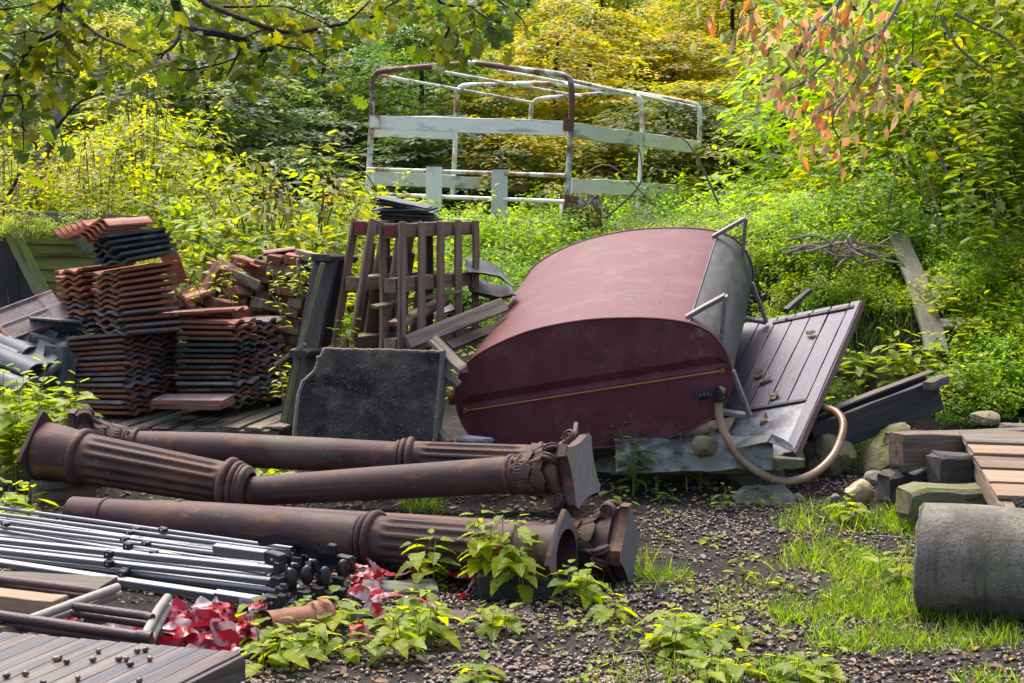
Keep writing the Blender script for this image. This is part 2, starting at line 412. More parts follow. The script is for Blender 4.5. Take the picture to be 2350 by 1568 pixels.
M['twig'] = mk('dry_twig', [(.15, .12, .09), (.26, .22, .18)], 10, rough=.85, bump=.3)
M['stem'] = mk('green_stem', [(.13, .17, .03), (.18, .19, .06)], 10, rough=.6, bump=.1)
M['reed'] = mk('dead_stem', [(.10, .065, .05), (.17, .11, .08)], 10, rough=.8, bump=.2)
M['acorn'] = mk('acorn_shell', [(.055, .030, .026), (.11, .062, .046), (.20, .13, .095)], 16, rough=.34, bump=.05, vary=.55, spec=.5)
M['acorn_stuff'] = mk('acorn_shell_scattered', [(.035, .022, .020), (.085, .05, .04), (.24, .165, .12)], 22, rough=.36, bump=.05, vary=0, spec=.5, detail=1)
# ------------------------------------------------------------------ the ground
def build_ground():
    xs = np.concatenate([np.linspace(-60, -6, 28)[:-1], np.linspace(-6, 6, 150), np.linspace(6, 60, 28)[1:]])
    ys = np.concatenate([np.linspace(-20, 4.5, 12)[:-1], np.linspace(4.5, 13, 120), np.linspace(13, 22, 60)[1:], np.linspace(22, 90, 34)[1:]])
    vs = [(x, y, hgt(x, y)) for y in ys for x in xs]
    n = len(xs)
    fs = [(j*n+i, j*n+i+1, (j+1)*n+i+1, (j+1)*n+i) for j in range(len(ys)-1) for i in range(n-1)]
    o = ob('ground', mesh(vs, fs, M['ground'], True))
    o['kind'] = 'structure'; o['label'] = 'dark muddy yard floor rising into an overgrown bank'
build_ground()

# ------------------------------------------------------------------ the red oval tank
def build_tank():
    L_px = [(130,960),(146,885),(200,802),(300,733),(450,665),(600,622),(800,588),(1000,578),(1180,584),(1320,605),(1405,640),(1455,680),(1502,745),(1530,820),(1536,890),(1520,970),(1478,1050),(1400,1112),(1250,1180),(1050,1222),(850,1240),(600,1250),(400,1250),(300,1238),(220,1190),(165,1110),(138,1030)]
    c = PK(3, 800, 920, 9.2)
    A = PK(3, 1325, 606, 9.25); B = PK(3, 1470, 152, 11.15)
    a = (B - A).normalized(); L = (B - A).length
    def onplane(u, v):
        r = ray(*K(3, u, v)); o = V((0, 0, CAMZ))
        return o + r * ((c - o).dot(a) / r.dot(a))
    pts = [onplane(u, v) for u, v in L_px]
    mw = frame(c, a); inv = mw.inverted()
    ctl = [inv @ p for p in pts]                     # x = 0, outline in local y, z
    out = catmull(ctl, 6, True)
    N = len(out)
    root = thing('oil_tank', 'large dark red oval oil tank tipped on its side on rubble', 'tank', (c.x, c.y, hgt(c.x, c.y)))
    cen = sum(out, V()) / N
    def ringpt(i, s, k=1.0):
        p = out[i % N]
        return V((s * L, cen.y + (p.y - cen.y) * k, cen.z + (p.z - cen.z) * k))
    def shell(i0, i1, m, name, k=1.0):
        S = 22; vs, fs = [], []
        for s in range(S + 1):
            for i in range(i0, i1 + 1):
                p = ringpt(i, s / S, k)
                w = .006 * noise.noise(p * 1.7) * math.sin(math.pi * s / S)
                vs.append(p + V((0, w, w)))
        w = i1 - i0 + 1
        for s in range(S):
            for i in range(w - 1):
                fs.append((s*w+i, s*w+i+1, (s+1)*w+i+1, (s+1)*w+i))
        return ob(name, autosmooth(mesh(vs, fs, m), 60), mw, root)
    i0 = 9 * 6; i1 = 17 * 6
    shell(i1, N + i0, M['tank'], 'tank_shell')
    g = shell(i0, i1, M['tankgrey'], 'bottom_plate', .999)
    g['label'] = 'bare grey steel bottom of the tank'
    # welded seam lips at both ends and along the plate
    for nm, s in (('end_rim', 0.0), ('end_rim', 1.0)):
        vs, fs = tube_geo([ringpt(i, s, 1.004) for i in range(N)] + [ringpt(0, s, 1.004)], .007, 6, False)
        ob(nm, autosmooth(mesh(vs, fs, M['tank']), 60), mw, root)
    vs, fs = tube_geo([ringpt(i0, s / 20, 1.002) for i in [0] for s in range(21)], .006, 6)
    ob('weld_seam', autosmooth(mesh(vs, fs, M['tankgrey']), 60), mw, root)
    # end face with its pressed groove
    la = inv @ onplane(150, 1025); lb = inv @ onplane(1526, 806)
    ia = min(range(N), key=lambda i: (out[i] - la).length); ib = min(range(N), key=lambda i: (out[i] - lb).length)
    up = [out[(ia + k) % N] for k in range((ib - ia) % N + 1)]
    lo = [out[(ia - k) % N] for k in range((ia - ib) % N + 1)]
    Mx = 40
    def resamp(q):
        d = [0]
        for i in range(1, len(q)): d.append(d[-1] + (q[i] - q[i-1]).length)
        r = []
        for k in range(Mx + 1):
            t = d[-1] * k / Mx; j = 0
            while j < len(d) - 2 and d[j+1] < t: j += 1
            r.append(q[j].lerp(q[j+1], (t - d[j]) / max(1e-6, d[j+1] - d[j])))
        return r
    up, lo = resamp(up), resamp(lo)
    dirv = (lb - la); perp = V((0, -dirv.z, dirv.y)).normalized()
    if perp.z < 0: perp = -perp
    for front in (1, 0):
        vs, fs = [], []
        rows = []
        for k in range(Mx + 1):
            t = k / Mx; m = out[ia].lerp(out[ib], t)
            e = min(1, t / .04, (1 - t) / .04)
            rows.append([up[k], m.lerp(m + perp * .055, e), m + V((.032 * e, 0, 0)), m.lerp(m - perp * .02, e), lo[k]])
        for r in rows:
            for p in r: vs.append(V((p.x if front else L - p.x, p.y, p.z)))
        for k in range(Mx):
            for j in range(4):
                q = (k*5+j, k*5+j+1, (k+1)*5+j+1, (k+1)*5+j)
                fs.append(q if front else q[::-1])
        ob('end_plate', mesh(vs, fs, M['tank']), mw, root)
    def W(p): return mw @ p
    # sight tube
    q0, q1 = onplane(185, 1042) - a * .035, onplane(1495, 838) - a * .035
    tube('sight_gauge', [q0, q1], .006, M['brass'], root, 8)
    for q in (q0, q1):
        o = tube('gauge_fitting', [q - a * .012, q + a * .04], .013, M['brass'], root, 6)
    o = onplane(140, 1015)
    x = (onplane(100, 1018) - o).normalized()
    ob('filler_cap', lathe_mesh([(-.03, .04), (.045, .04), (.05, .047), (.075, .047), (.08, .035)], M['brass'], 20), frame(o + a * .12 , x), root)
    # V-shaped feet
    def foot(p, tip, q):
        f = thing_part('foot', root)
        for (m0, m1) in ((p, tip), (tip, q)):
            bar('flat_bar', m0, m1, .055, .024, M['steel'], f, up=(m1 - m0).cross(a), wob=.001, segs=1)
    def thing_part(nm, par):
        o = bpy.data.objects.new(nm, None); return link(o, par, WM[par.name])
    tipv = onplane(1512, 485) - onplane(1325, 602)
    rt = (onplane(1560, 800) - onplane(1400, 830)).normalized()
    def at(i, s): return mw @ ringpt(i, s)
    for s, ii, jj, tp in ((.05, i0 - 1, i0 + 15, (1500, 490)), (.93, i0 - 1, i0 + 15, None), (.05, i1 - 19, i1 - 3, (1627, 1112)), (.93, i1 - 19, i1 - 3, None)):
        p, q = at(ii, s), at(jj, s)
        if tp:
            tip = onplane(*tp) + a * (s * L)
            last = tip - a * (s * L)
        else:
            tip = last + a * (s * L)
        foot(p, tip, q)
    # outlet valve and hose
    vp = onplane(1470, 955)
    v = thing_part('outlet_valve', root)
    tube('valve_body', [vp + a * .03, vp - a * .07], .03, M['plastic'], v, 10)
    tube('valve_stem', [vp - a * .04, vp - a * .05 + V((-.11, -.01, -.01))], .014, M['plastic'], v, 8)
    for k in range(3):
        e = vp - a * .05 + V((-.05 - .022 * k, -.004 * k, -.004 * k))
        tube('valve_collar', [e, e + V((-.012, 0, 0))], .024, M['plastic'], v, 10)
    tube('valve_handle', [vp - a * .05 + V((-.112, -.01, -.055)), vp - a * .05 + V((-.112, -.01, .04))], .011, M['plastic'], v, 8)
    for k in range(4):
        e = vp - a * .055 + V((.005 + .004 * k, 0, .018 - .016 * k))
        tube('hose_clip', [e, e + V((.001, 0, -.009))], .030, M['plastic'], v, 12)
    path = [(1492, 935, 9.05), (1478, 985, 9.03), (1474, 1060, 9.02), (1496, 1150, 9.0), (1560, 1262, 8.95), (1655, 1350, 8.93), (1765, 1404, 8.95), (1860, 1407, 9.0), (1965, 1368, 9.1), (2055, 1285, 9.2), (2100, 1185, 9.3), (2108, 1110, 9.4), (2075, 1060, 9.5), (2020, 1040, 9.62), (1985, 1040, 9.8)]
    tube('hose', [PK(3, *p) for p in path], .0235, M['hose'], root, 12, 6)
    return root
build_tank()

def leaf_scrap(i):
    rr = random.Random(i); vs = []
    for k in range(9):
        a = 2 * math.pi * k / 9; r = rr.uniform(.35, .6)
        vs.append((r * math.cos(a), r * .7 * math.sin(a), rr.uniform(0, .3)))
    vs.append((0, 0, .02))
    return mesh(vs, [(k, (k + 1) % 9, 9) for k in range(9)], M['deadleaf'])
M['deadleaf'] = mk('dead_leaf', [(.10, .06, .035), (.18, .11, .07), (.26, .18, .12)], 12, rough=.85, bump=.3)
# ------------------------------------------------------------------ plank door under the tank
def build_door():
    BR = PK(3, 1858, 1262, 9.02); TR = PK(3, 2200, 487, 10.62)
    l = TR - BR; Ld = l.length; l.normalize()
    w = V((-.93, .5, -.25)); w = (w - l * w.dot(l)).normalized()
    n = w.cross(l).normalized()
    if n.z < 0: n = -n
    root = thing('plank_door', 'purple painted plank door propped on the bank under the red tank', 'door', BR - V((0, 0, .2)))
    def q(s, t, h=0): return BR + l * s + w * t + n * h
    Wd = .98
    s1 = .62
    for k in range(7):
        t0 = .075 + k * .128
        bar('plank', q(s1 + .004, t0 + .064, -.012), q(Ld - .005, t0 + .064, -.012 + rnd.uniform(-.002, .002)), .1195, .022, M['doorpaint'], root, n, bev=.0015, wob=.0012, segs=5)
    bar('gap_shade_board', q(s1, .5, -.030), q(Ld - .01, .5, -.030), .90, .012, M['wood_dark'], root, n, wob=0)  # added board behind the planks, keeps light out of the gaps between them
    for t in (.036, ):
        bar('stile', q(-.0, t, -.02), q(Ld, t, -.02), .07, .045, M['doorpaint'], root, n, wob=.002)
    e = bar('edge_strip', q(-.01, -.004, -.03), q(Ld + .01, -.004, -.03), .008, .052, M['dooredge'], root, n, wob=.002)
    e['label'] = 'bare worn edge of the door'
    p = bar('lower_panel', q(.30, .07 + .45, -.016), q(.30, .071, -.016), .60, .02, M['doorpanel'], root, n, wob=.001)
    p['label'] = 'lower door panel with peeling grey patches'
    bar('ledge_rail', q(s1 - .012, .068, -.006), q(s1 - .012, .98, -.006), .03, .03, M['wood_dark'], root, n, wob=.002)
    h = bar('strap_hinge', q(Ld - .09, .03, .008), q(Ld - .09, .60, .006), .04, .006, M['wood_dark'], root, n, wob=.001)
    for t in (.06, .20, .34, .5):
        ob('bolt', lathe_mesh([(0, .012), (.006, .011), (.009, .006)], M['wood_dark'], 8), frame(q(Ld - .09, t, .010), n, l), h)
    for i, (s, t) in enumerate(((.95, .42), (.72, .30), (.70, .62), (1.05, .50), (.45, .30), (.38, .6), (1.5, .25))):
        lf = ob('fallen_leaf', leaf_scrap(i), frame(q(s, t, .006), l + w * (i - 3) * .4, n) @ Matrix.Scale(.09, 4))
        tag(lf, 'curled dead brown leaf lying on the plank door', 'leaf', 'dead leaves on the door')
    # battens under it
    bar('batten', q(.08, .0, -.085), q(.08, .35, -.085), .09, .05, M['wood_moss'], root, n)
    # torn lead flashing and zinc gutter at its foot
    g = thing('zinc_sheet', 'pale grey rolled zinc sheet under the red tank', 'metal sheet', PK(3, 1400, 1290, 9.0))
    vs, fs = [], []
    prof = [(-.14, .115), (-.06, .108), (.0, .10), (.035, .085), (.05, .05), (.052, .005), (.05, -.03), (.062, -.05)]
    A, B = PK(3, 945, 1250, 9.12), PK(3, 1745, 1235, 8.98)
    S = 26
    ax = (B - A).normalized(); side = V((0, -1, 0))
    for s in range(S + 1):
        p0 = A.lerp(B, s / S)
        for (a, b) in prof:
            wv = .018 * noise.noise(V((s * .35, a * 12, b * 12)))
            vs.append(p0 + side * (a + wv) + V((0, 0, b - .07 + wv)))
    m = len(prof)
    for s in range(S):
        for j in range(m - 1):
            fs.append((s*m+j, (s+1)*m+j, (s+1)*m+j+1, s*m+j+1))
    geo('rolled_sheet', vs, fs, M['zinc'], g, sm=50)
    f = thing('lead_flap', 'dark folded sheet of lead flashing at the foot of the plank door', 'metal sheet', PK(3, 1650, 1230, 8.9))
    rows = [[(1560, 1225), (1640, 1205), (1720, 1188), (1770, 1200), (1862, 1240)], [(1570, 1215), (1650, 1190), (1745, 1170), (1790, 1215), (1868, 1262)], [(1600, 1195), (1660, 1178), (1735, 1165), (1810, 1200), (1845, 1225)]]
    vs, fs = [], []
    for j, rw in enumerate(rows):
        for (u, v) in rw: vs.append(PK(3, u, v + (22 if j == 0 else 0), 8.86 + .07 * j))
    for j in range(2):
        for i in range(4): fs.append((j*5+i, j*5+i+1, (j+1)*5+i+1, (j+1)*5+i))
    base = len(vs)
    vs2 = [v + V((0, .004, -.004)) for v in vs]
    geo('folded_sheet', vs + vs2, fs + [tuple(base + i for i in f_[::-1]) for f_ in fs], M['tile_dark'], f)
    # rotten timbers carrying the lot
    t = thing('rotten_beam', 'grey rotten timber lying under the zinc sheet', 'timber', PK(3, 1300, 1350, 9.0))
    bar('beam', PK(3, 930, 1342, 9.25), PK(3, 1760, 1330, 9.02), .10, .07, M['wood_moss'], t, wob=.008, ends=.02, segs=6)
    t = thing('short_timber', 'pale short timber end below the corner of the door', 'timber', PK(3, 1790, 1310, 8.95))
    bar('beam', PK(3, 1718, 1318, 8.97), PK(3, 1850, 1305, 9.05), .22, .05, M['wood_moss'], t, wob=.004, ends=.01)
    for i, (u, v, d, sx, sy, sz) in enumerate([(1080, 1330, 9.45, .3, .2, .12), (1350, 1390, 9.5, .35, .2, .16), (1650, 1400, 9.45, .3, .25, .15)]):
        o = ob('rubble_stone', rock_mesh(sx, sy, sz, M['stone_grey'], 30 + i), Matrix.Translation(PK(3, u, v, d)))
        tag(o, ['grey rubble stone in the dark under the left end of the zinc sheet', 'grey rubble stone in the shade below the middle of the tank', 'grey rubble stone in the shade under the door corner'][i], 'stone')
build_door()

# ------------------------------------------------------------------ concrete pipe on the right
def build_pipe():
    p = P(2160, 1262, 6.52); ax = V((.935, -.355, -.0)).normalized()
    r = .226
    p.z = hgt(p.x, p.y) + r - .01
    root = thing('concrete_pipe', 'thick grey concrete pipe lying at the right edge', 'pipe', p - V((0, 0, r)))
    n = 56; vs, fs = [], []
    prof = [(0.012, r - .055), (0, r - .045), (-.0, r - .012), (.010, r)] + [(.02 + .1 * i, r) for i in range(15)] + [(1.5, r - .06)]
    for (x, q) in prof:
        for j in range(n):
            a = 2 * math.pi * j / n
            w = .006 * noise.noise(V((x * 6, math.cos(a) * 2, math.sin(a) * 2))) + .004 * noise.noise(V((x * 20, math.cos(a) * 7, math.sin(a) * 7)))
            e = (.012 * noise.noise(V((0, math.cos(a) * 5, math.sin(a) * 5)))) if x < .015 else 0
            vs.append((x + e, (q + w) * math.cos(a), (q + w) * math.sin(a)))
    m = len(prof)
    for i in range(m - 1):
        for j in range(n):
            a, c = i*n+j, i*n+(j+1) % n
            fs.append((a, a+n, c+n, c))
    st = len(vs)
    for x in (1.45, .05):
        for j in range(n):
            a = 2 * math.pi * j / n; vs.append((x, (r-.06) * math.cos(a), (r-.06) * math.sin(a)))
    for j in range(n):
        a, c = st+j, st+(j+1) % n
        fs.append((a, a+n, c+n, c)); fs.append((a+n, j, (j+1) % n, c+n)); fs.append(((m-1)*n+j, a, c, (m-1)*n+(j+1) % n))
    mw = frame(p, ax) @ Matrix.Translation((-.085, 0, 0))
    ob('pipe_wall', autosmooth(mesh(vs, fs, M['concrete']), 45), mw, root)
build_pipe()
# ------------------------------------------------------------------ cast iron columns
def part_empty(nm, par, mw=None):
    return link(bpy.data.objects.new(nm, None), par, mw if mw is not None else WM[par.name])
def torus_prof(x, r, w, h):
    return [(x + w * math.cos(math.pi * (1 - k / 8)) , r + h * math.sin(math.pi * k / 8)) for k in range(9)]
def acanthus(h, w, curl, mat):
    """a ribbed leaf hugging the bell: along X, across Y, out Z"""
    vs, fs = [], []
    S, T = 9, 10
    for s in range(S + 1):
        t = s / S
        wd = w * (.75 + .35 * math.sin(math.pi * min(1, t * 1.1))) * (1 - .8 * max(0, t - .8) / .2 * .8)
        z = .010 + .012 * t + curl * max(0, t - .55) ** 2 / .2
        x = h * (t if t < .85 else .85 + (t - .85) * .3)
        for k in range(T + 1):
            u = k / T * 2 - 1
            rib = .009 * abs(math.sin(u * math.pi * 2.5 + .3)) * (1 - .4 * t)
            lob = 1 + .10 * math.cos(s * 2.1) * (abs(u) ** 3)
            vs.append((x - .02 * abs(u) * t, u * wd * .5 * lob, z + rib - .012 * u * u))
    for s in range(S):
        for k in range(T):
            a = s * (T+1) + k
            fs.append((a, a+1, a+T+2, a+T+1))
    vb = [(x, y, -.012) for (x, y, z) in vs]
    me = mesh(vs, fs, mat); return autosmooth(me, 60)
def spiral_pts(r, turns=2.1, n=34):
    return [V((0, (r * (1 - .86 * k / n)) * math.cos(turns * 2 * math.pi * k / n), (r * (1 - .86 * k / n)) * math.sin(turns * 2 * math.pi * k / n))) for k in range(n + 1)]
ACN = acanthus(.11, .088, .012, M['iron']); ACN2 = acanthus(.14, .095, .020, M['iron'])
_sp = tube_geo(spiral_pts(.040), [.0085, .005], 6)
VOL = autosmooth(mesh(_sp[0], _sp[1], M['iron']), 60)
VOLD = lathe_mesh([(-.008, .02), (-.006, .039), (.006, .039), (.008, .02)], M['iron'], 18)
SCR = autosmooth(mesh(*tube_geo(spiral_pts(.013, 1.6, 16), [.0035, .002], 5), M['iron']), 60)
def abacus_mesh(s, th):
    """square with hollow sides and cut corners, in the YZ plane, thickness along X; two mouldings below"""
    def outline(k):
        o = []
        h = s / 2 * k; c = .045 * k
        cor = [(h, h), (-h, h), (-h, -h), (h, -h)]
        for i in range(4):
            a, b = V(cor[i]), V(cor[(i+1) % 4])
            d = (b - a).normalized(); nn = V((-d.y, d.x))
            for t in np.linspace(0, 1, 9):
                p = a.lerp(b, .0 + t) if 0 < t < 1 else (a + d * c if t == 0 else b - d * c)
                q = p + nn * (.095 * s * k * (1 - (2 * t - 1) ** 2)) * (1 if (nn.dot(-p) > 0) else -1)
                o.append(q)
        return o
    rings = [(outline(.84), -.055), (outline(.86), -.035), (outline(.92), -.032), (outline(.94), -.014), (outline(1.0), -.010), (outline(1.0), th - .004), (outline(.985), th)]
    n = len(rings[0][0]); vs, fs = [], []
    for o, x in rings:
        for p in o: vs.append((x, p.x, p.y))
    for i in range(len(rings) - 1):
        for j in range(n):
            a, c = i*n+j, i*n+(j+1) % n
            fs.append((a, a+n, c+n, c))
    fs.append(tuple(range((len(rings)-1)*n, len(rings)*n))[::-1]); fs.append(tuple(range(n)))
    return fs, vs
_f, _v = abacus_mesh(.315, .030)
ABA = autosmooth(mesh(_v, _f, M['iron']), 30)
ABA.materials.append(M['iron_cut'])
for _p in ABA.polygons:
    if len(_p.vertices) > 8: _p.material_index = 1
def capital(root, o, x, spin):
    """capital starting at o, growing along x; parts under the column"""
    mw = frame(o, x) @ Matrix.Rotation(spin, 4, 'X')
    c = part_empty('capital', root, mw)
    bell = [(0, .088)] + torus_prof(.012, .088, .012, .010) + [(.026, .089), (.06, .089)] + torus_prof(.068, .088, .008, .010) + [(.078, .086), (.12, .088), (.20, .104), (.25, .122), (.29, .142), (.305, .145)]
    ob('bell', lathe_mesh(bell, M['iron'], 40), mw, c)
    for k in range(12):
        a = Matrix.Rotation(2 * math.pi * k / 12, 4, 'X')
        ob('scroll', SCR, mw @ a @ Matrix.Translation((.043, 0, .091)) @ Matrix.Rotation(R(90), 4, 'Y'), c)
    for k in range(8):
        a = Matrix.Rotation(2 * math.pi * k / 8 + R(22.5), 4, 'X')
        ob('acanthus_leaf', ACN, mw @ a @ Matrix.Translation((.076, 0, .082)) @ Matrix.Rotation(R(-5), 4, 'Y'), c)
    for k in range(8):
        a = Matrix.Rotation(2 * math.pi * k / 8, 4, 'X')
        ob('acanthus_leaf', ACN2, mw @ a @ Matrix.Translation((.14, 0, .088)) @ Matrix.Rotation(R(-13), 4, 'Y'), c)
    for k in range(4):
        a = Matrix.Rotation(math.pi / 2 * k + R(45), 4, 'X')
        for sgn in (-1, 1):
            w = mw @ a @ Matrix.Translation((.268, sgn * .018, .150)) @ Matrix.Rotation(sgn * R(22), 4, 'X') @ Matrix.Rotation(R(90), 4, 'Z')
            vm = mw @ a @ Matrix.Translation((.285, sgn * .024, .160)) @ Matrix.Rotation(R(90 + 20 * sgn), 4, 'Z')
            v = ob('volute', VOLD, vm, c)
            ob('volute', VOL, vm @ Matrix.Translation((.008 if sgn < 0 else .008, 0, 0)), c)
            ob('volute', VOL, vm @ Matrix.Translation((-.008, 0, 0)), c)
        pts = [mw @ a @ V((.14, 0, .095)), mw @ a @ V((.20, 0, .115)), mw @ a @ V((.245, 0, .14)), mw @ a @ V((.27, 0, .165))]
        tube('stalk', pts, [.012, .016, .02, .012], M['iron'], c, 8, 4)
        b = Matrix.Rotation(math.pi / 2 * k, 4, 'X')
        ob('rosette', lathe_mesh([(0, .02), (.01, .018), (.016, .008)], M['iron'], 10), mw @ b @ Matrix.Translation((.285, 0, .112)) @ Matrix.Rotation(R(-90), 4, 'Y'), c)
    ob('abacus', ABA, mw @ Matrix.Translation((.345, 0, 0)), c)
    return c
def ring_set(root, o, x, r, flip=1):
    """the moulded collar between the plain and the fluted length"""
    prof = [(-.06, r)] + torus_prof(-.045, r, .010, .010) + torus_prof(-.018, r + .004, .015, .016) + torus_prof(.022, r + .008, .021, .024) + [(.05, r + .004)]
    return ob('collar', lathe_mesh(prof, M['iron'], 40), frame(o, V(x) * flip), root)
def flange(root, o, x, s, spin, hole):
    """square foot plate with its round hole"""
    n = 32; vs, fs = [], []
    def sq(a, k):
        c, d = math.cos(a), math.sin(a)
        m = max(abs(c), abs(d)); q = s / 2 / m
        q = min(q, s / 2 * 1.34)
        return (q * c * k, q * d * k)
    for xx, k in ((0, 1.0), (.018, 1.0), (.022, .985)):
        for j in range(n):
            y, z = sq(2 * math.pi * j / n, k); vs.append((xx, y, z))
    for xx in (.022, -.22):
        for j in range(n):
            a = 2 * math.pi * j / n; vs.append((xx, hole * math.cos(a), hole * math.sin(a)))
    for i in range(4):
        for j in range(n):
            a, c = i*n+j, i*n+(j+1) % n
            fs.append((a, a+n, c+n, c))
    st = len(vs) - n
    fs.append(tuple(st + j for j in range(n)))
    b0 = len(vs)
    for j in range(n):
        a = 2 * math.pi * j / n; vs.append((0, (hole + .008) * math.cos(a), (hole + .008) * math.sin(a)))
    for j in range(n): fs.append((j, (j+1) % n, b0 + (j+1) % n, b0 + j))
    me = mesh(vs, fs, M['iron']); me.materials.append(M['iron_cut'])
    for i, p in enumerate(me.polygons):
        if 2*n <= i < 3*n: p.material_index = 1
    return ob('foot_plate', autosmooth(me, 30), frame(o, x) @ Matrix.Rotation(spin, 4, 'X'), root)
def build_columns():
    # back column: capital on the left, fluted foot running behind the middle one
    a, b = P(318, 1022, 8.80), P(932, 1053, 8.66)
    x = (b - a).normalized()
    root = thing('iron_column', 'rusty cast iron column lying furthest back, leafy capital at its left end', 'column', (a + b) / 2 - V((0, 0, .2)), 'fallen cast iron columns')
    L = (b - a).length
    ob('shaft', lathe_mesh([(-.02, .078), (L * .3, .092), (L * .7, .092), (L, .090)], M['iron'], 40), frame(a, x), root)
    capital(root, a + x * .0, -x, R(28))
    ring_set(root, b, x, .092)
    o = ob('fluted_foot', lathe_mesh([(.04 + .02 * i, .098 + .012 * i / 34) for i in range(35)], M['iron'], 112, (.09, .64, 14, .012), 50), frame(b, x), root)
    ob('foot_bell', lathe_mesh(torus_prof(.73, .11, .02, .02) + [(.75, .112), (.80, .118), (.86, .135), (.90, .15)], M['iron'], 40, close=False), frame(b, x), root)
    flange(root, b + x * .9, x, .38, R(20), .12)
    # middle column: broken length with the big capital on the right
    a, b = P(560, 1129, 8.1), P(1172, 1090, 7.42)
    x = (b - a).normalized(); L = (b - a).length
    root = thing('iron_column', 'rusty cast iron column in the middle with large leafy capital on the right', 'column', (a + b) / 2 - V((0, 0, .2)), 'fallen cast iron columns')
    ob('shaft', lathe_mesh([(.0, .062), (.005, .070), (.05, .071), (.055, .078), (.062, .078), (.07, .0745), (L * .5, .082), (L, .0865)], M['iron'], 40), frame(a, x), root)
    capital(root, b, x, R(8))
    # broken-off foot on the left
    a, b = P(100, 1034, 8.35), P(566, 1120, 8.06)
    x = (b - a).normalized(); L = (b - a).length
    root = thing('column_foot', 'broken-off fluted iron column foot with square plate at the left', 'column', (a + b) / 2 - V((0, 0, .2)))
    ob('foot_bell', lathe_mesh([(-.0, .150), (.03, .149), (.08, .147), (.14, .142), (.20, .136)] + torus_prof(.225, .134, .024, .020) + [(.255, .130)], M['iron'], 44), frame(a, x), root)
    ob('fluted_shaft', lathe_mesh([(.25 + (L - .36) * i / 36, .130 - .020 * i / 36) for i in range(37)], M['iron'], 126, (.29, L - .14, 14, .013), 50), frame(a, x), root)
    ring_set(root, b - x * .075, -x, .110)
    ob('socket', lathe_mesh([(L - .05, .105)] + torus_prof(L - .012, .102, .018, .012) + [(L + .012, .098), (L + .02, .082), (L - .1, .078)], M['iron'], 40, close=False), frame(a, x), root)
    flange(root, a - x * .005, -x, .32, R(38), .13)
    # front column: foot plate with its hole on the right
    a, b = P(205, 1178, 7.85), P(852, 1236, 7.22)
    x = (b - a).normalized(); L = (b - a).length
    root = thing('iron_column', 'rusty cast iron column in front with round hole in its foot plate', 'column', (a + b) / 2 - V((0, 0, .2)), 'fallen cast iron columns')
    ob('shaft', lathe_mesh([(-.1, .076), (0, .078)] + torus_prof(.1, .078, .01, .008) + [(.12, .080), (L * .5, .098), (L, .100)], M['iron'], 40), frame(a, x), root)
    ring_set(root, b, x, .101)
    e = P(1292, 1258, 6.86); Lf = (e - b).dot(x)
    ob('fluted_foot', lathe_mesh([(.04 + (Lf - .26) * i / 40, .106 + .010 * i / 40) for i in range(41)], M['iron'], 112, (.09, Lf - .28, 14, .012), 50), frame(b, x), root)
    ob('foot_bell', lathe_mesh(torus_prof(Lf - .21, .114, .02, .014) + [(Lf - .18, .116), (Lf - .10, .122), (Lf - .04, .132), (Lf, .142)], M['iron'], 40, close=False), frame(b, x), root)
    flange(root, b + x * Lf, x, .305, R(45), .118)
    # hidden column behind it: only its left shaft and its square capital show
    x = V((.95, -.31, .0)).normalized(); b = P(1447, 1256, 7.0) - x * .095
    a = b - x * 2.3; a.z = max(a.z, .1)
    root = thing('iron_column', 'dark iron column lying half hidden behind the front one, square capital end showing', 'column', (a + b) / 2 - V((0, 0, .2)), 'fallen cast iron columns')
    x = (b - a).normalized(); L = (b - a).length
    ob('shaft', lathe_mesh([(0, .07)] + torus_prof(.15, .074, .015, .01) + [(.2, .076), (L - .28, .086)], M['iron'], 32), frame(a, x), root)
    capital(root, b - x * .28, x, R(48))
    # bearers
    for nm, lb, u0, u1, w, h, m, i in (('timber_block', 'short dark brown timber block under the left column foot', (82, 1128, 8.2), (205, 1122, 8.45), .12, .10, 'wood_brown', 0),
                                 ('timber_block', 'dark squared timber block under the front column near the tape', (1095, 1344, 6.72), (1272, 1345, 6.76), .14, .11, 'wood_dark', 1)):
        o = bar(nm, P(*u0), P(*u1), w, h, M[m], None, wob=.006, ends=.01, segs=4, bev=.006)
        tag(o, lb, 'timber')
        if i: pass
build_columns()

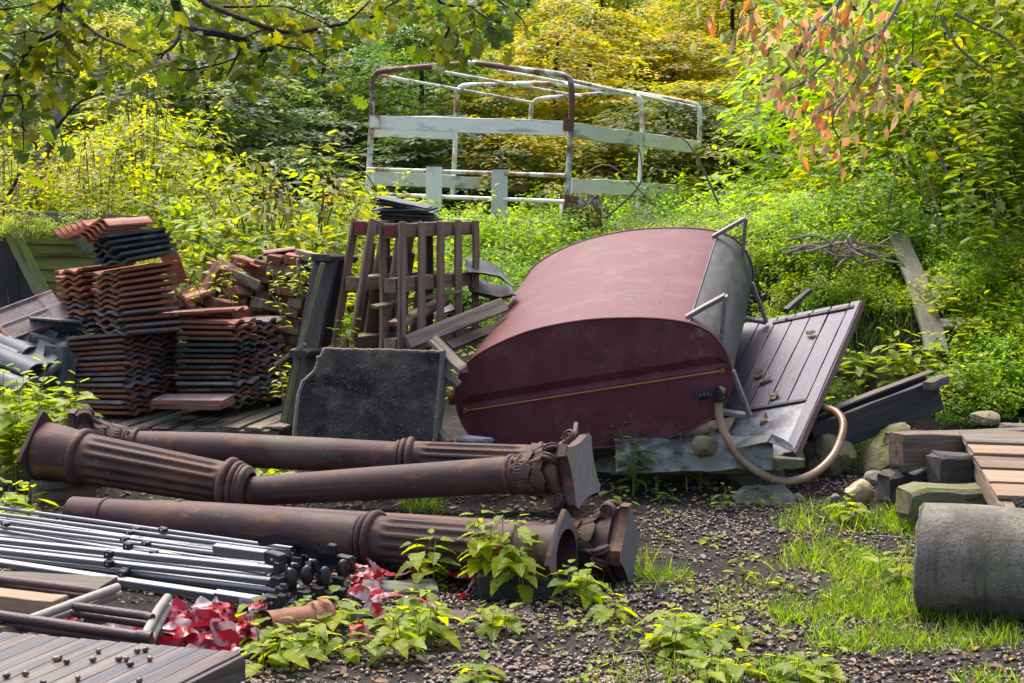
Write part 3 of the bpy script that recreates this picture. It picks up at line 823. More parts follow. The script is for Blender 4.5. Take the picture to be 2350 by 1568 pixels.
# ------------------------------------------------------------------ tarred slab
def build_slab():
    rr = random.Random(5)
    px = [(742, 797), (880, 800), (1020, 804), (1016, 870), (1008, 950), (1000, 1022), (830, 1020), (668, 1014), (674, 950), (680, 895), (694, 868), (716, 850), (722, 826)]
    p0 = P(845, 1018, 8.95); p0.z = hgt(p0.x, p0.y) + .04
    nrm = V((-.16, -1, .22)).normalized()
    mw = frame(p0, V((1, -.16, 0)), nrm)             # local z = face normal
    inv = mw.inverted(); o = V((0, 0, CAMZ))
    loc = []
    for (x, y) in px:
        r = ray(x, y); q = inv @ (o + r * ((p0 - o).dot(nrm) / r.dot(nrm))); loc.append((q.x, q.y))
    fine = []
    n = len(loc)
    for i in range(n):
        a, b = V(loc[i]), V(loc[(i+1) % n])
        m = max(2, int((b - a).length / .02))
        for k in range(m):
            q = a.lerp(b, k / m); j = .0025 if not (9 <= i <= 12) else .011
            fine.append((q.x + rr.uniform(-j, j), q.y + rr.uniform(-j, j)))
    c = V((sum(p[0] for p in fine) / len(fine), sum(p[1] for p in fine) / len(fine)))
    vs, fs = [], []
    N = len(fine)
    ks = [0.02, .25, .5, .72, .86, .94, .975, 1.0]
    for k in ks:
        for p in fine:
            q = c + (V(p) - c) * k
            z = .008 * noise.noise(V((q.x * 14, q.y * 14, 1))) + .006 * noise.noise(V((q.x * 45, q.y * 45, 2)))
            vs.append((q.x, q.y, z - (.012 if k == 1 else 0)))
    for i in range(len(ks) - 1):
        for j in range(N):
            a, b = i*N+j, i*N+(j+1) % N
            fs.append((a, a+N, b+N, b))
    fs.append(tuple(range(N)))
    nf = len(fs)
    for z in (-.05, -.10, -.115):
        for p in fine: vs.append((p[0] + rr.uniform(-.004, .004), p[1] + rr.uniform(-.004, .004), z))
    for i in range(len(ks) - 1, len(ks) + 2):
        for j in range(N):
            a, b = i*N+j, i*N+(j+1) % N
            fs.append((a, a+N, b+N, b))
    fs.append(tuple(range(len(vs)-1, len(vs)-N-1, -1)))
    me = mesh(vs, fs, M['slab']); me.materials.append(M['slabedge'])
    for i, p in enumerate(me.polygons):
        if i >= nf - 1 - 2 * N and i != nf - 1: p.material_index = 1
    o = ob('tarred_slab', autosmooth(me, 40), mw)
    tag(o, 'black tarred concrete slab with a chipped corner, stood upright', 'slab')
build_slab()

# ------------------------------------------------------------------ roof tiles
def tile_mesh(mat, seed=0, w=.33, L=.42, t=.017, amp=.013, nibs=True):
    rr = random.Random(seed)
    n = 24; top, bot = [], []
    chips = [(rr.uniform(-.17, .17), rr.uniform(.008, .03), rr.random() < .5) for _ in range(4)]
    for i in range(n + 1):
        u = i / n
        s = math.cos(u * 4 * math.pi + .6)
        z = amp * (s if s < .55 else .55 + (s - .55) * .35)
        y = (u - .5) * w
        top.append((y, z + t / 2)); bot.append((y, z - t / 2))
    ring = top + bot[::-1]
    m = len(ring); vs, fs = [], []
    xs = [-L/2, -L/2 + .004, -L/6, L/6, L/2 - .004, L/2]
    for k, x in enumerate(xs):
        e = 0 if 0 < k < 5 else 1
        for (y, z) in ring:
            chip = 0
            if k in (0, 1, 4, 5):
                for (cy, cr, cx_) in chips:
                    if cx_ == (k < 3): chip = max(chip, cr * max(0, 1 - abs(y - cy) / .03))
            vs.append((x + (chip if k < 3 else -chip) + rr.uniform(-.0015, .0015), y * (1 - .008 * e), z * (1 - .08 * e) + rr.uniform(-.0012, .0012)))
    for k in range(len(xs) - 1):
        for j in range(m):
            a, b = k*m+j, k*m+(j+1) % m
            fs.append((a, b, b+m, a+m))
    fs.append(tuple(range(m-1, -1, -1))); fs.append(tuple(range((len(xs)-1)*m, len(xs)*m)))
    return autosmooth(mesh(vs, fs, mat), 40)
TILE = {k: [tile_mesh(M[k], i) for i in range(5)] for k in ('tile_orange', 'tile_purple', 'tile_brown', 'tile_dark')}
TRR = random.Random(3)
def stack(corner, e1deg, n, dz, kinds, label, group, tilt=0.0, roll=0.0, jit=.013, sx=1, z0=None, flip=False, drift=(0, 0)):
    """tiles laid one on another; corner = the near bottom corner, e1 runs along the tile away from it"""
    e1 = V((math.cos(R(e1deg)), math.sin(R(e1deg)), 0)); e2 = V((-e1.y, e1.x, 0)) * sx
    c = corner - e1 * 0 + e1 * .21 + e2 * .165
    for k in range(n):
        kd = kinds(k) if callable(kinds) else kinds
        p = c + V((0, 0, .022 + k * dz + TRR.uniform(-.004, .004))) + e1 * TRR.uniform(-jit, jit) + e2 * TRR.uniform(-jit, jit) + V((drift[0], drift[1], 0)) * k
        m = Matrix.Translation(p) @ Matrix.Rotation(R(e1deg) + TRR.uniform(-.045, .045), 4, 'Z') @ Matrix.Rotation(R(tilt if not callable(tilt) else tilt(k)), 4, 'Y') @ Matrix.Rotation(R(roll if not callable(roll) else roll(k)), 4, 'X') @ Matrix.Rotation(math.pi if TRR.random() < .5 else 0, 4, 'Z')
        o = ob('roof_tile', TRR.choice(TILE[kd]), m)
        tag(o, label, 'roof tile', group)
def build_tiles():
    zb = .30
    ch = lambda a, w=None: (lambda k: TRR.choice(a))
    def on(x, y, d): 
        p = P(x, y, d); return p
    a1 = 160      # long axis pointing left and away from the near corner (left end further back)
    c1 = on(286, 962, 10.0); zb = c1.z
    stack(c1, a1, 15, .0345, ch(['tile_brown', 'tile_brown', 'tile_brown', 'tile_purple']), 'brown concrete roof tile in the lower stack at the left end of the pallet', 'tiles of the lower left stack', tilt=lambda k: 1.0 + .35 * k, sx=-1)
    c2 = c1 + V((math.sin(R(20)), math.cos(R(20)), 0)) * .36
    stack(c2, a1, 17, .0345, ch(['tile_purple', 'tile_brown', 'tile_purple']), 'purplish roof tile in the stack showing ends between the two long-sided stacks', 'tiles of the inner stack', tilt=1, sx=-1)
    c3 = on(536, 946, 10.1)
    stack(c3, a1, 16, .0358, ch(['tile_brown', 'tile_brown', 'tile_purple', 'tile_dark']), 'red-brown roof tile in the lower stack right of the dark gap', 'tiles of the lower right stack', tilt=lambda k: 3.5 - .2 * k, sx=-1)
    c4 = c3 + V((math.sin(R(20)), math.cos(R(20)), 0)) * .36 + V((0, 0, .01))
    stack(c4, a1, 15, .0365, ch(['tile_purple', 'tile_purple', 'tile_brown']), 'pale purplish roof tile in the rightmost stack on the pallet', 'tiles of the rightmost stack', tilt=1, sx=-1)
    # upper stacks, turned the other way
    u2 = on(291, 772, 9.93)
    b1 = 48
    up = lambda k: TRR.choice(['tile_purple', 'tile_brown', 'tile_purple']) if k < 4 else TRR.choice(['tile_orange', 'tile_orange', 'tile_brown'])
    stack(u2, b1, 11, .0385, up, 'orange or purple roof tile in the leaning upper stack of the tower', 'tiles of the upper right stack', tilt=lambda k: -.6 * k, roll=lambda k: -.5 * k, drift=(-.003, 0))
    u1 = u2 + V((-math.sin(R(48)), math.cos(R(48)), 0)) * .37 + V((0, 0, -.01))
    stack(u1, b1, 11, .0385, lambda k: 'tile_purple' if k < 5 and TRR.random() < .7 else 'tile_orange', 'roof tile in the leaning upper stack at the far left of the tower', 'tiles of the upper left stack', tilt=lambda k: -.4 * k, roll=lambda k: -.5 * k, drift=(-.006, 0))
    d = u2 + V((-.10, .08, .455))
    for k in range(5):
        m = Matrix.Translation(d + V((math.cos(R(b1)) * .18 - .012 * k, math.sin(R(b1)) * .18, .022 + .034 * k))) @ Matrix.Rotation(R(b1 + 6 - 8 * k), 4, 'Z') @ Matrix.Rotation(R(-7), 4, 'Y') @ Matrix.Rotation(R(-6), 4, 'X')
        tag(ob('roof_tile', TILE['tile_dark'][k % 5], m), 'dark grey-green roof tile just below the red clay tiles on the tower', 'roof tile', 'dark tiles near the tower top')
    # red clay pantiles on top, fanned
    pan = clay_mesh(M['clay'])
    e = d + V((-.12, .0, .195))
    for k in range(6):
        m = Matrix.Translation(e + V((-.045 + .034 * k, .06 + .012 * k, -.035 + .016 * k))) @ Matrix.Rotation(R(66 - 3 * k), 4, 'Z') @ Matrix.Rotation(R(-3), 4, 'Y') @ Matrix.Rotation(R(20 - 2 * k), 4, 'X') @ Matrix.Scale(.88, 4)
        tag(ob('clay_pantile', pan, m), 'red clay pantile fanned on the very top of the tile tower', 'roof tile', 'clay pantiles on the tower')
    # two tiles lying flat at the front of the pallet
    ft = flat_tile_mesh(M['tile_purple'], M['tile_brown'])
    p = on(440, 940, 9.85)
    for k in range(2):
        m = Matrix.Translation(p + V((0, .05, .018 + .028 * k))) @ Matrix.Rotation(R(-8 + 5 * k), 4, 'Z')
        tag(ob('flat_tile', ft, m), ['lower of two flat-panelled tiles lying loose at the front of the pallet', 'upper flat-panelled tile with red rim lying loose at the front of the pallet'][k], 'roof tile')
    # odd tile on top between the towers
    p = on(460, 722, 10.35)
    for k, (dx, rz) in enumerate(((-.10, 160), (.05, 168))):
        m = Matrix.Translation(p + V((dx, .1, .0 + .012 * k))) @ Matrix.Rotation(R(rz), 4, 'Z') @ Matrix.Rotation(R(4), 4, 'Y')
        tag(ob('roof_tile', TILE['tile_brown'][k], m), ['pale-edged tile lying askew on top between the two lower stacks', 'second askew tile on top of the lower right stack'][k], 'roof tile')
def clay_mesh(mat, w=.30, L=.40, t=.013):
    n = 18; ring = []
    pr = []
    for i in range(n + 1):
        u = i / n
        z = .045 * math.sin(u * 2 * math.pi * .92 + .4) * (1 if u < .55 else .75)
        pr.append(((u - .5) * w, z))
    ring = [(y, z + t/2) for y, z in pr] + [(y, z - t/2) for y, z in pr[::-1]]
    m = len(ring); vs, fs = [], []
    xs = [-L/2, -L/2 + .02, 0, L/2 - .02, L/2]
    for k, x in enumerate(xs):
        for (y, z) in ring: vs.append((x, y, z + (.012 if k == 0 else 0)))
    for k in range(len(xs) - 1):
        for j in range(m):
            a, b = k*m+j, k*m+(j+1) % m
            fs.append((a, b, b+m, a+m))
    fs.append(tuple(range(m-1, -1, -1))); fs.append(tuple(range((len(xs)-1)*m, len(xs)*m)))
    return autosmooth(mesh(vs, fs, mat), 45)
def flat_tile_mesh(m1, m2, w=.30, L=.44):
    vs, fs = [], []
    xs = [-L/2, -L/2 + .015, -L/2 + .03, L/2 - .12, L/2 - .1, L/2]
    ys = [-w/2, -w/2 + .015, -w/2 + .03, 0 - .02, 0, .02, w/2 - .03, w/2 - .012, w/2]
    def z(i, j):
        if i in (0, 1) or j in (0, 1, 7, 8): return .024
        if j == 4: return .020
        return .010 if i < 4 else .018
    for i, x in enumerate(xs):
        for j, y in enumerate(ys): vs.append((x, y, z(i, j)))
    m = len(ys)
    for i in range(len(xs)-1):
        for j in range(m-1): fs.append((i*m+j, (i+1)*m+j, (i+1)*m+j+1, i*m+j+1))
    nt = len(fs)
    st = len(vs)
    for (x, y) in ((-L/2, -w/2), (L/2, -w/2), (L/2, w/2), (-L/2, w/2)): vs.append((x, y, -.004))
    last = len(xs) - 1
    fs += [(st, st+1, last*m, 0)[::1], (st+1, st+2, last*m+m-1, last*m), (st+2, st+3, m-1, last*m+m-1), (st+3, st, 0, m-1), (st+3, st+2, st+1, st)]
    me = mesh(vs, fs, m1); me.materials.append(m2)
    for i, p in enumerate(me.polygons):
        if i < (m - 1) or i >= nt: p.material_index = 1
    return me
build_tiles()

def build_pallet_left():
    a = P(300, 972, 9.75); b = P(650, 965, 9.75)
    z = a.z - .03
    root = thing('pallet', 'weathered slatted wooden pallet under the roof tile stacks', 'pallet', (a.x + .6, 10.1, z - .1), 'wooden pallets')
    e1 = V((.985, -.0, 0)).normalized(); e2 = V((.20, .98, 0)).normalized()
    o = V((a.x - .42, a.y - .03, z))
    for k in range(10):
        s = .04 + k * .118
        p = o + e1 * (s * 1.18)
        bar('slat', p + V((0, 0, rnd.uniform(-.003, .003))), p + e2 * 1.0, .105, .022, M['wood_grey'], root, bev=.004, wob=.003, ends=.012)
    for k in range(3):
        p = o + e2 * (.04 + .46 * k)
        bar('stringer', p - e1 * .02 + V((0, 0, -.062)), p + e1 * 1.32 + V((0, 0, -.062)), .07, .10, M['wood_grey'], root, wob=.003)
build_pallet_left()

# ------------------------------------------------------------------ heap of blue-grey tiles, far left
def build_left_heap():
    pan = clay_mesh(M['tile_blue'], .34, .45, .015); dk = clay_mesh(M['tile_dark'], .30, .42, .014); ft = flat_tile_mesh(M['tile_purple'], M['tile_orange'])
    L = [(40, 808, 10.0, -24, 17, 28, 'b'), (20, 850, 9.9, -22, 15, 24, 'b'), (30, 768, 10.2, -26, 18, 28, 'b'), (0, 780, 10.15, -24, 16, 30, 'b'),
         (128, 838, 10.0, 70, -75, 20, 's'), (146, 852, 10.1, 76, -70, 10, 's'), (112, 800, 10.2, 30, -24, 20, 'd'), (125, 775, 10.25, 22, 14, 30, 'd'), (100, 770, 10.3, 10, -10, 60, 'd'), (130, 752, 10.3, 8, 5, -20, 'd'), (92, 850, 9.95, 40, -30, 40, 's'),
         (70, 728, 10.3, 35, -18, 34, 'f')]
    lab = {'b': 'blue-grey pantile lying in the heap at the left edge', 'd': 'dark slate-coloured pantile jumbled against the tile tower', 'f': 'flat tile with orange rim tilted on the heap at the left edge'}
    for (x, y, d, rz, ry, rx, k) in L:
        sc_ = .55 if k == 's' else .8 if k == 'd' else 1.0
        k = 'd' if k == 's' else k
        m = Matrix.Translation(P(x, y, d)) @ Matrix.Rotation(R(rz), 4, 'Z') @ Matrix.Rotation(R(ry), 4, 'Y') @ Matrix.Rotation(R(rx), 4, 'X') @ Matrix.Scale(sc_, 4)
        o = ob('pantile' if k != 'f' else 'flat_tile', {'b': pan, 'd': dk, 'f': ft}[k], m)
        tag(o, lab[k], 'roof tile', {'b': 'blue-grey heaped tiles', 'd': 'dark jumbled tiles', 'f': None}[k])
build_left_heap()

# ------------------------------------------------------------------ mossy shed panel, far left
M['wood_mossy'] = mk('green_mossy_boards', [(.13, .13, .05), (.20, .20, .08), (.26, .25, .13)], 6, (.3, 3, 3), .88, 0, .5, 30, [((.20, .24, .03), 4, .55), ((.07, .065, .035), 7, .60)], vary=.2)
def build_shed():
    d = 11.3
    root = thing('shed_panel', 'mossy green board panel leaning on dark planks at the far left', 'panel', P(150, 700, d))
    # horizontal mossy boards
    for k in range(7):
        y0 = 505 + k * 29
        x0, x1 = 40 + k * 9, 345 if k < 2 else 330
        a, b = P(x0, y0 + 10, d + .12), P(x1, y0 + 16 + (0 if k else 4), d + .35)
        bar('board', a, b, .10, .022, M['wood_mossy'], root, up=V((.1, -1, .25)), bev=.004, wob=.003, ends=.01)
    for (q0, q1, w) in (((18, 515, d - .05), (112, 705, d - .12), .11),):
        bar('post', P(*q0), P(*q1), w, .05, M['wood_mossy'], root, up=V((.2, -1, .2)), wob=.003)
    bar('top_rail', P(30, 498, d + .1), P(348, 512, d + .42), .09, .03, M['wood_grey'], root, up=V((0, -1, .3)))
    for k in range(6):
        x = 160 + k * 16
        bar('batten', P(x, 520, d + .02 + .01 * k), P(x + 34, 580, d), .05, .015, M['wood_moss'], root, up=V((0, -1, .3)))
    # dark upright planks left of the post
    r2 = thing('dark_fence', 'blackened upright planks standing behind the mossy post at the left edge', 'fence', P(20, 700, d + .3))
    for k in range(7):
        x = -40 + k * 24
        bar('plank', P(x + 14, 520, d + .25 + .03 * (k % 2)), P(x + 26, 740, d + .18), .075, .02, M['wood_dark'], r2, up=V((0, -1, .2)), wob=.006, ends=.02)
build_shed()

# ------------------------------------------------------------------ brick heap
def build_bricks():
    rr = random.Random(21)
    bm = [plank_mesh(.215, .103, .066, M[k], .007, 2, .003, s) for s, k in enumerate(('brick_red', 'brick_red', 'brick_pale', 'brick_red', 'brick_pale'))]
    lab = 'old brick in the leaning stack behind the roof tiles'
    # leaning stack: courses drop to the right
    for row in range(12):
        n = 7 if row > 2 else (3 if row < 1 else 5)
        for c in range(n):
            x = 718 - c * 38 + (row % 2) * 12 - (12 - row) * 0 + rr.uniform(-3, 3)
            y = 590 + row * 21.5 - c * 13 * (1 if row > 1 else .3) + (0 if c else 0) + rr.uniform(-2, 2)
            y += 11 * c * .55
            if x < 430 + row * 4 or y < 560: continue
            d = 11.0 + .03 * c + .012 * row
            m = Matrix.Translation(P(x, y, d)) @ Matrix.Rotation(R(-14 + rr.uniform(-7, 7)), 4, 'Z') @ Matrix.Rotation(R(13 + rr.uniform(-5, 5)), 4, 'Y') @ Matrix.Rotation(R(rr.uniform(-6, 6)), 4, 'X')
            if rr.random() < .75: m = m @ Matrix.Rotation(R(90), 4, 'Z') 
            tag(ob('brick', rr.choice(bm), m), lab, 'brick', 'bricks of the leaning stack')
    # tumbled ones
    T = [(490, 640, 35, -60, 10), (535, 628, 20, 30, 40), (470, 690, 60, 20, 10), (440, 700, -30, 35, 20), (420, 690, 10, -35, 60), (510, 700, 45, 10, 15), (545, 672, 70, 5, -20), (560, 640, 15, 25, 5), (395, 705, 50, 40, 10), (460, 725, 0, 10, 5), (520, 735, 20, 0, 10), (560, 720, 80, 5, 5), (590, 745, 30, 10, 0), (430, 745, 15, 5, 8), (610, 700, 60, 12, 5), (480, 760, 40, 0, 0), (600, 770, 20, 5, 5), (390, 690, 75, 20, 30)]
    for k, (x, y, a, b, c) in enumerate(T):
        m = Matrix.Translation(P(x, y, 10.85 + .02 * (k % 5))) @ Matrix.Rotation(R(a), 4, 'Z') @ Matrix.Rotation(R(b), 4, 'Y') @ Matrix.Rotation(R(c), 4, 'X')
        tag(ob('brick', bm[k % 5], m), 'tumbled brick in the loose heap left of the leaning brick stack', 'brick', 'tumbled bricks')
    pan = clay_mesh(M['clay'])
    for k, (x, y, d, a, b, c) in enumerate([(398, 615, 10.9, 60, 62, 10), (455, 672, 10.75, 20, -15, 30), (575, 612, 11.0, 60, 15, 10), (640, 578, 11.1, 10, -8, 5)]):
        m = Matrix.Translation(P(x, y, d)) @ Matrix.Rotation(R(a), 4, 'Z') @ Matrix.Rotation(R(b), 4, 'Y') @ Matrix.Rotation(R(c), 4, 'X') @ Matrix.Scale((.62, .5, .45, .55)[k], 4)
        tag(ob('clay_pantile', pan, m), ['pinkish clay pantile standing on end right of the tile tower', 'curved clay tile lying hollow side up among tumbled bricks', 'clay pantile on the left shoulder of the brick stack', 'clay pantile lying on top of the brick stack'][k], 'roof tile')
build_bricks()

# ------------------------------------------------------------------ standing pallets, black bench, slates
def standing_pallet(root, o, rdir, tdir, up, n, Lr, H, T, m, red=True, gap=None):
    r, t, u = V(rdir).normalized(), V(tdir).normalized(), V(up).normalized()
    for f in (.94, .52, .06):
        z = H * f
        b = bar('stringer', o + u * z + t * (T / 2), o + u * z + r * Lr + t * (T / 2), T - .04, .085, M['wood_pallet'], root, up=u, wob=.003, bev=.004)
        if red and f > .9:
            e = bar('paint_mark', o + u * z + t * (T / 2) - r * .006, o + u * z + t * (T / 2) - r * .002, T - .045, .06, M['redpaint'], b, up=u, wob=.001, segs=1)
            e['label'] = 'smear of red paint on the pallet end'
    for k in range(n):
        s = .035 + (Lr - .07) * k / (n - 1)
        for tt in (0, T):
            p = o + r * s + t * tt
            bar('slat', p - u * .0, p + u * H, .07, .02, M['wood_pallet'], root, up=t, wob=.003, bev=.004, ends=.006)
def build_frames():
    r = V((math.cos(R(62)), math.sin(R(62)), 0)); t = V((math.sin(R(62)), -math.cos(R(62)), 0))
    o = P(893, 812, 9.35); top = P(893, 512, 9.42)
    root = thing('standing_pallet', 'upright wooden pallet frame right of the leaning one, red mark at its corner', 'pallet', o, 'wooden pallets')
    standing_pallet(root, o - t * .06, r, t, top - o, 5, .95, (top - o).length, .125, None)
    # loose laths across it
    l1 = bar('lath', PK(2, 728, 700, 9.28), PK(2, 1225, 612, 9.95), .05, .016, M['wood_moss'], None, up=(0, -.3, 1))
    tag(l1, 'thin mossy lath lying across the slats of the upright pallet', 'timber')
    l2 = bar('broken_board', PK(2, 860, 800, 9.45), PK(2, 1120, 672, 10.0), .10, .03, M['wood_pallet'], None, up=(-.2, -.6, .6), ends=.03)
    tag(l2, 'broken board end wedged inside the upright pallet', 'timber')
    l3 = bar('grey_post', PK(2, 872, 560, 9.55), PK(2, 876, 940, 9.5), .035, .03, M['wood_grey'], None, up=(0, -1, 0))
    tag(l3, 'thin grey upright stick inside the pallet', 'timber')
    o = P(778, 812, 9.62); top = P(828, 505, 9.78)
    root = thing('standing_pallet', 'older pallet frame leaning to the right behind the black bench', 'pallet', o, 'wooden pallets')
    standing_pallet(root, o - t * .06, r, t, top - o, 3, .75, (top - o).length, .125, None)
    # weathered upright boards between them
    root = thing('board_bundle', 'bundle of reddish weathered boards standing inside the pallets', 'timber', P(880, 760, 10.0))
    for k in range(7):
        x = 838 + 15 * k
        bar('board', P(x - 12, 765, 10.0 + .03 * k), P(x + 16, 560 + (k * 37) % 40, 10.05 + .03 * k), .05, .022, M['wood_brown'], root, up=(.3, -1, 0), wob=.004, ends=.015)
    # black bench on end
    root = thing('black_bench', 'black-painted timber bench stood on end left of the pallets', 'bench', P(690, 960, 9.75))
    a, b = P(752, 592, 9.75), P(668, 975, 9.6)
    bar('seat_board', a, b, .17, .03, M['wood_dark'], root, up=V((-.55, -.8, 0)), wob=.003)
    bar('side_board', P(782, 600, 9.85), P(700, 975, 9.75), .16, .03, M['wood_dark'], root, up=V((.8, -.55, 0)), wob=.003)
    bar('edge_rail', P(742, 604, 9.66), P(688, 800, 9.58), .03, .03, M['wood_moss'], root, up=(0, -1, 0))
    bar('edge_rail', P(688, 815, 9.56), P(652, 968, 9.5), .03, .03, M['wood_moss'], root, up=(0, -1, 0))
    bar('top_cap', P(735, 591, 9.72), P(800, 594, 9.95), .16, .045, M['wood_dark'], root, wob=.003, bev=.012)
    bar('ledge', P(684, 812, 9.5), P(752, 806, 9.75), .15, .05, M['wood_dark'], root, wob=.004, bev=.014)
    o = bar('brace_stick', P(632, 838, 9.6), P(700, 790, 9.5), .022, .022, M['wood_grey'], None)
    tag(o, 'thin grey stick leaning against the black bench ledge', 'timber')
    # slates on top
    rr = random.Random(2)
    base = P(930, 512, 10.0)
    carr = thing('slate_box', 'dark timber carrying the slate pile behind the pallets', 'timber', P(930, 640, 10.15))
    bar('bearer', P(870, 520, 10.12), P(1000, 520, 10.12), .30, .03, M['wood_dark'], carr)
    for x in (885, 985):
        bar('prop', P(x, 526, 10.2), P(x, 800, 10.2), .06, .05, M['wood_dark'], carr)
    for k in range(9):
        me = plank_mesh(.33, .24, .011, M['tile_dark'], .003, 3, .002, 70 + k, .004)
        m = Matrix.Translation(base + V((rr.uniform(-.03, .03), .12 + rr.uniform(-.03, .03), .012 + .0145 * k))) @ Matrix.Rotation(R(-8 + rr.uniform(-10, 10)), 4, 'Z') @ Matrix.Rotation(R(1.5 * k if k > 5 else rr.uniform(-1, 2)), 4, 'Y') @ Matrix.Rotation(R(3), 4, 'X')
        tag(ob('slate', me, m), 'dark roofing slate in the pile above the pallets', 'slate', 'slates piled above the pallets')
build_frames()

# ------------------------------------------------------------------ clutter between pallets and tank
def build_clutter():
    o = bar('grey_board', PK(2, 925, 905, 9.35), PK(2, 1475, 690, 9.9), .09, .03, M['wood_grey'], None, up=(-.1, -.95, .25), ends=.01)
    tag(o, 'wide pale grey board sloping up behind the left end of the tank', 'timber')
    o = bar('grey_plank', PK(2, 1065, 885, 9.2), PK(2, 1240, 1060, 9.05), .07, .03, M['wood_grey'], None, up=(.3, -.6, .6), ends=.02)
    tag(o, 'short grey plank sloping down to the left end of the tank', 'timber')
    o = bar('grey_plank', PK(2, 1110, 1065, 9.1), PK(2, 1215, 1150, 9.1), .05, .04, M['wood_grey'], None, up=(.3, -.6, .6))
    tag(o, 'small pale stick end between the slab and the tank', 'timber')
    o = bar('dark_plank', PK(2, 1160, 930, 9.5), PK(2, 1420, 820, 9.9), .06, .03, M['wood_brown'], None, up=(.3, -.6, .6))
    tag(o, 'brown plank edge below the wide grey board', 'timber')
    o = bar('dark_plank', PK(2, 1085, 1400, 9.05), PK(2, 1165, 1480, 8.95), .05, .04, M['wood_brown'], None)
    tag(o, 'dark stick end beside the foot of the slab', 'timber')
    # bent black roofing sheets
    for k, (uv, lb) in enumerate([([(1240, 420), (1330, 440), (1420, 470), (1500, 530)], 'curled black roofing sheet behind the upright pallet'), ([(1250, 520), (1330, 560), (1420, 600), (1520, 580)], 'crumpled grey roofing sheet just left of the tank top'), ([(1060, 740), (1100, 690), (1160, 680), (1200, 720)], 'curved dark tile showing through the pallet slats')]):
        vs, fs = [], []
        for i, (u, v) in enumerate(uv):
            for j in range(6):
                q = PK(2, u + 6 * j, v + j * (14 if k < 2 else 10), 10.3 - .06 * j + .05 * i)
                q += V((0, 0, .05 * math.sin(j * 1.1 + i) * (.6 if k == 1 else .35)))
                vs.append(q)
        m = 6
        for i in range(len(uv)-1):
            for j in range(m-1): fs.append((i*m+j, (i+1)*m+j, (i+1)*m+j+1, i*m+j+1))
        st = len(vs); vs += [v + V((0, .008, -.008)) for v in vs]
        fs += [tuple(st + i for i in f[::-1]) for f in fs]
        o = geo('roofing_sheet', vs, fs, M['tile_dark'], sm=60)
        tag(o, lb, 'roofing sheet')
    # plastic bag scrap by the tank
    o = ob('plastic_scrap', rock_mesh(.10, .06, .035, M['tile_blue'], 8, 9), Matrix.Translation(P(1092, 1012, 8.98)))
    tag(o, 'crumpled pale plastic scrap at the lower left of the tank', 'scrap')
    # barrel-like rusty bucket by the trailer frame
    c = P(1335, 480, 15.1) - V((0, 0, .16))
    b = thing('rusty_drum', 'torn rusty drum standing in brambles behind the tank', 'drum', c)
    vs, fs = [], []
    for i in range(7):
        for j in range(24):
            a = 2 * math.pi * j / 24; r = .2 + .015 * math.sin(j * 2.4)
            vs.append(c + V((r * math.cos(a), r * math.sin(a), -.35 + .1 * i + (.05 * math.sin(j * 1.9) if i == 6 else 0))))
    for i in range(6):
        for j in range(24): fs.append((i*24+j, i*24+(j+1) % 24, (i+1)*24+(j+1) % 24, (i+1)*24+j))
    geo('drum_wall', vs, fs, M['rustpost'], b, sm=40)
build_clutter()

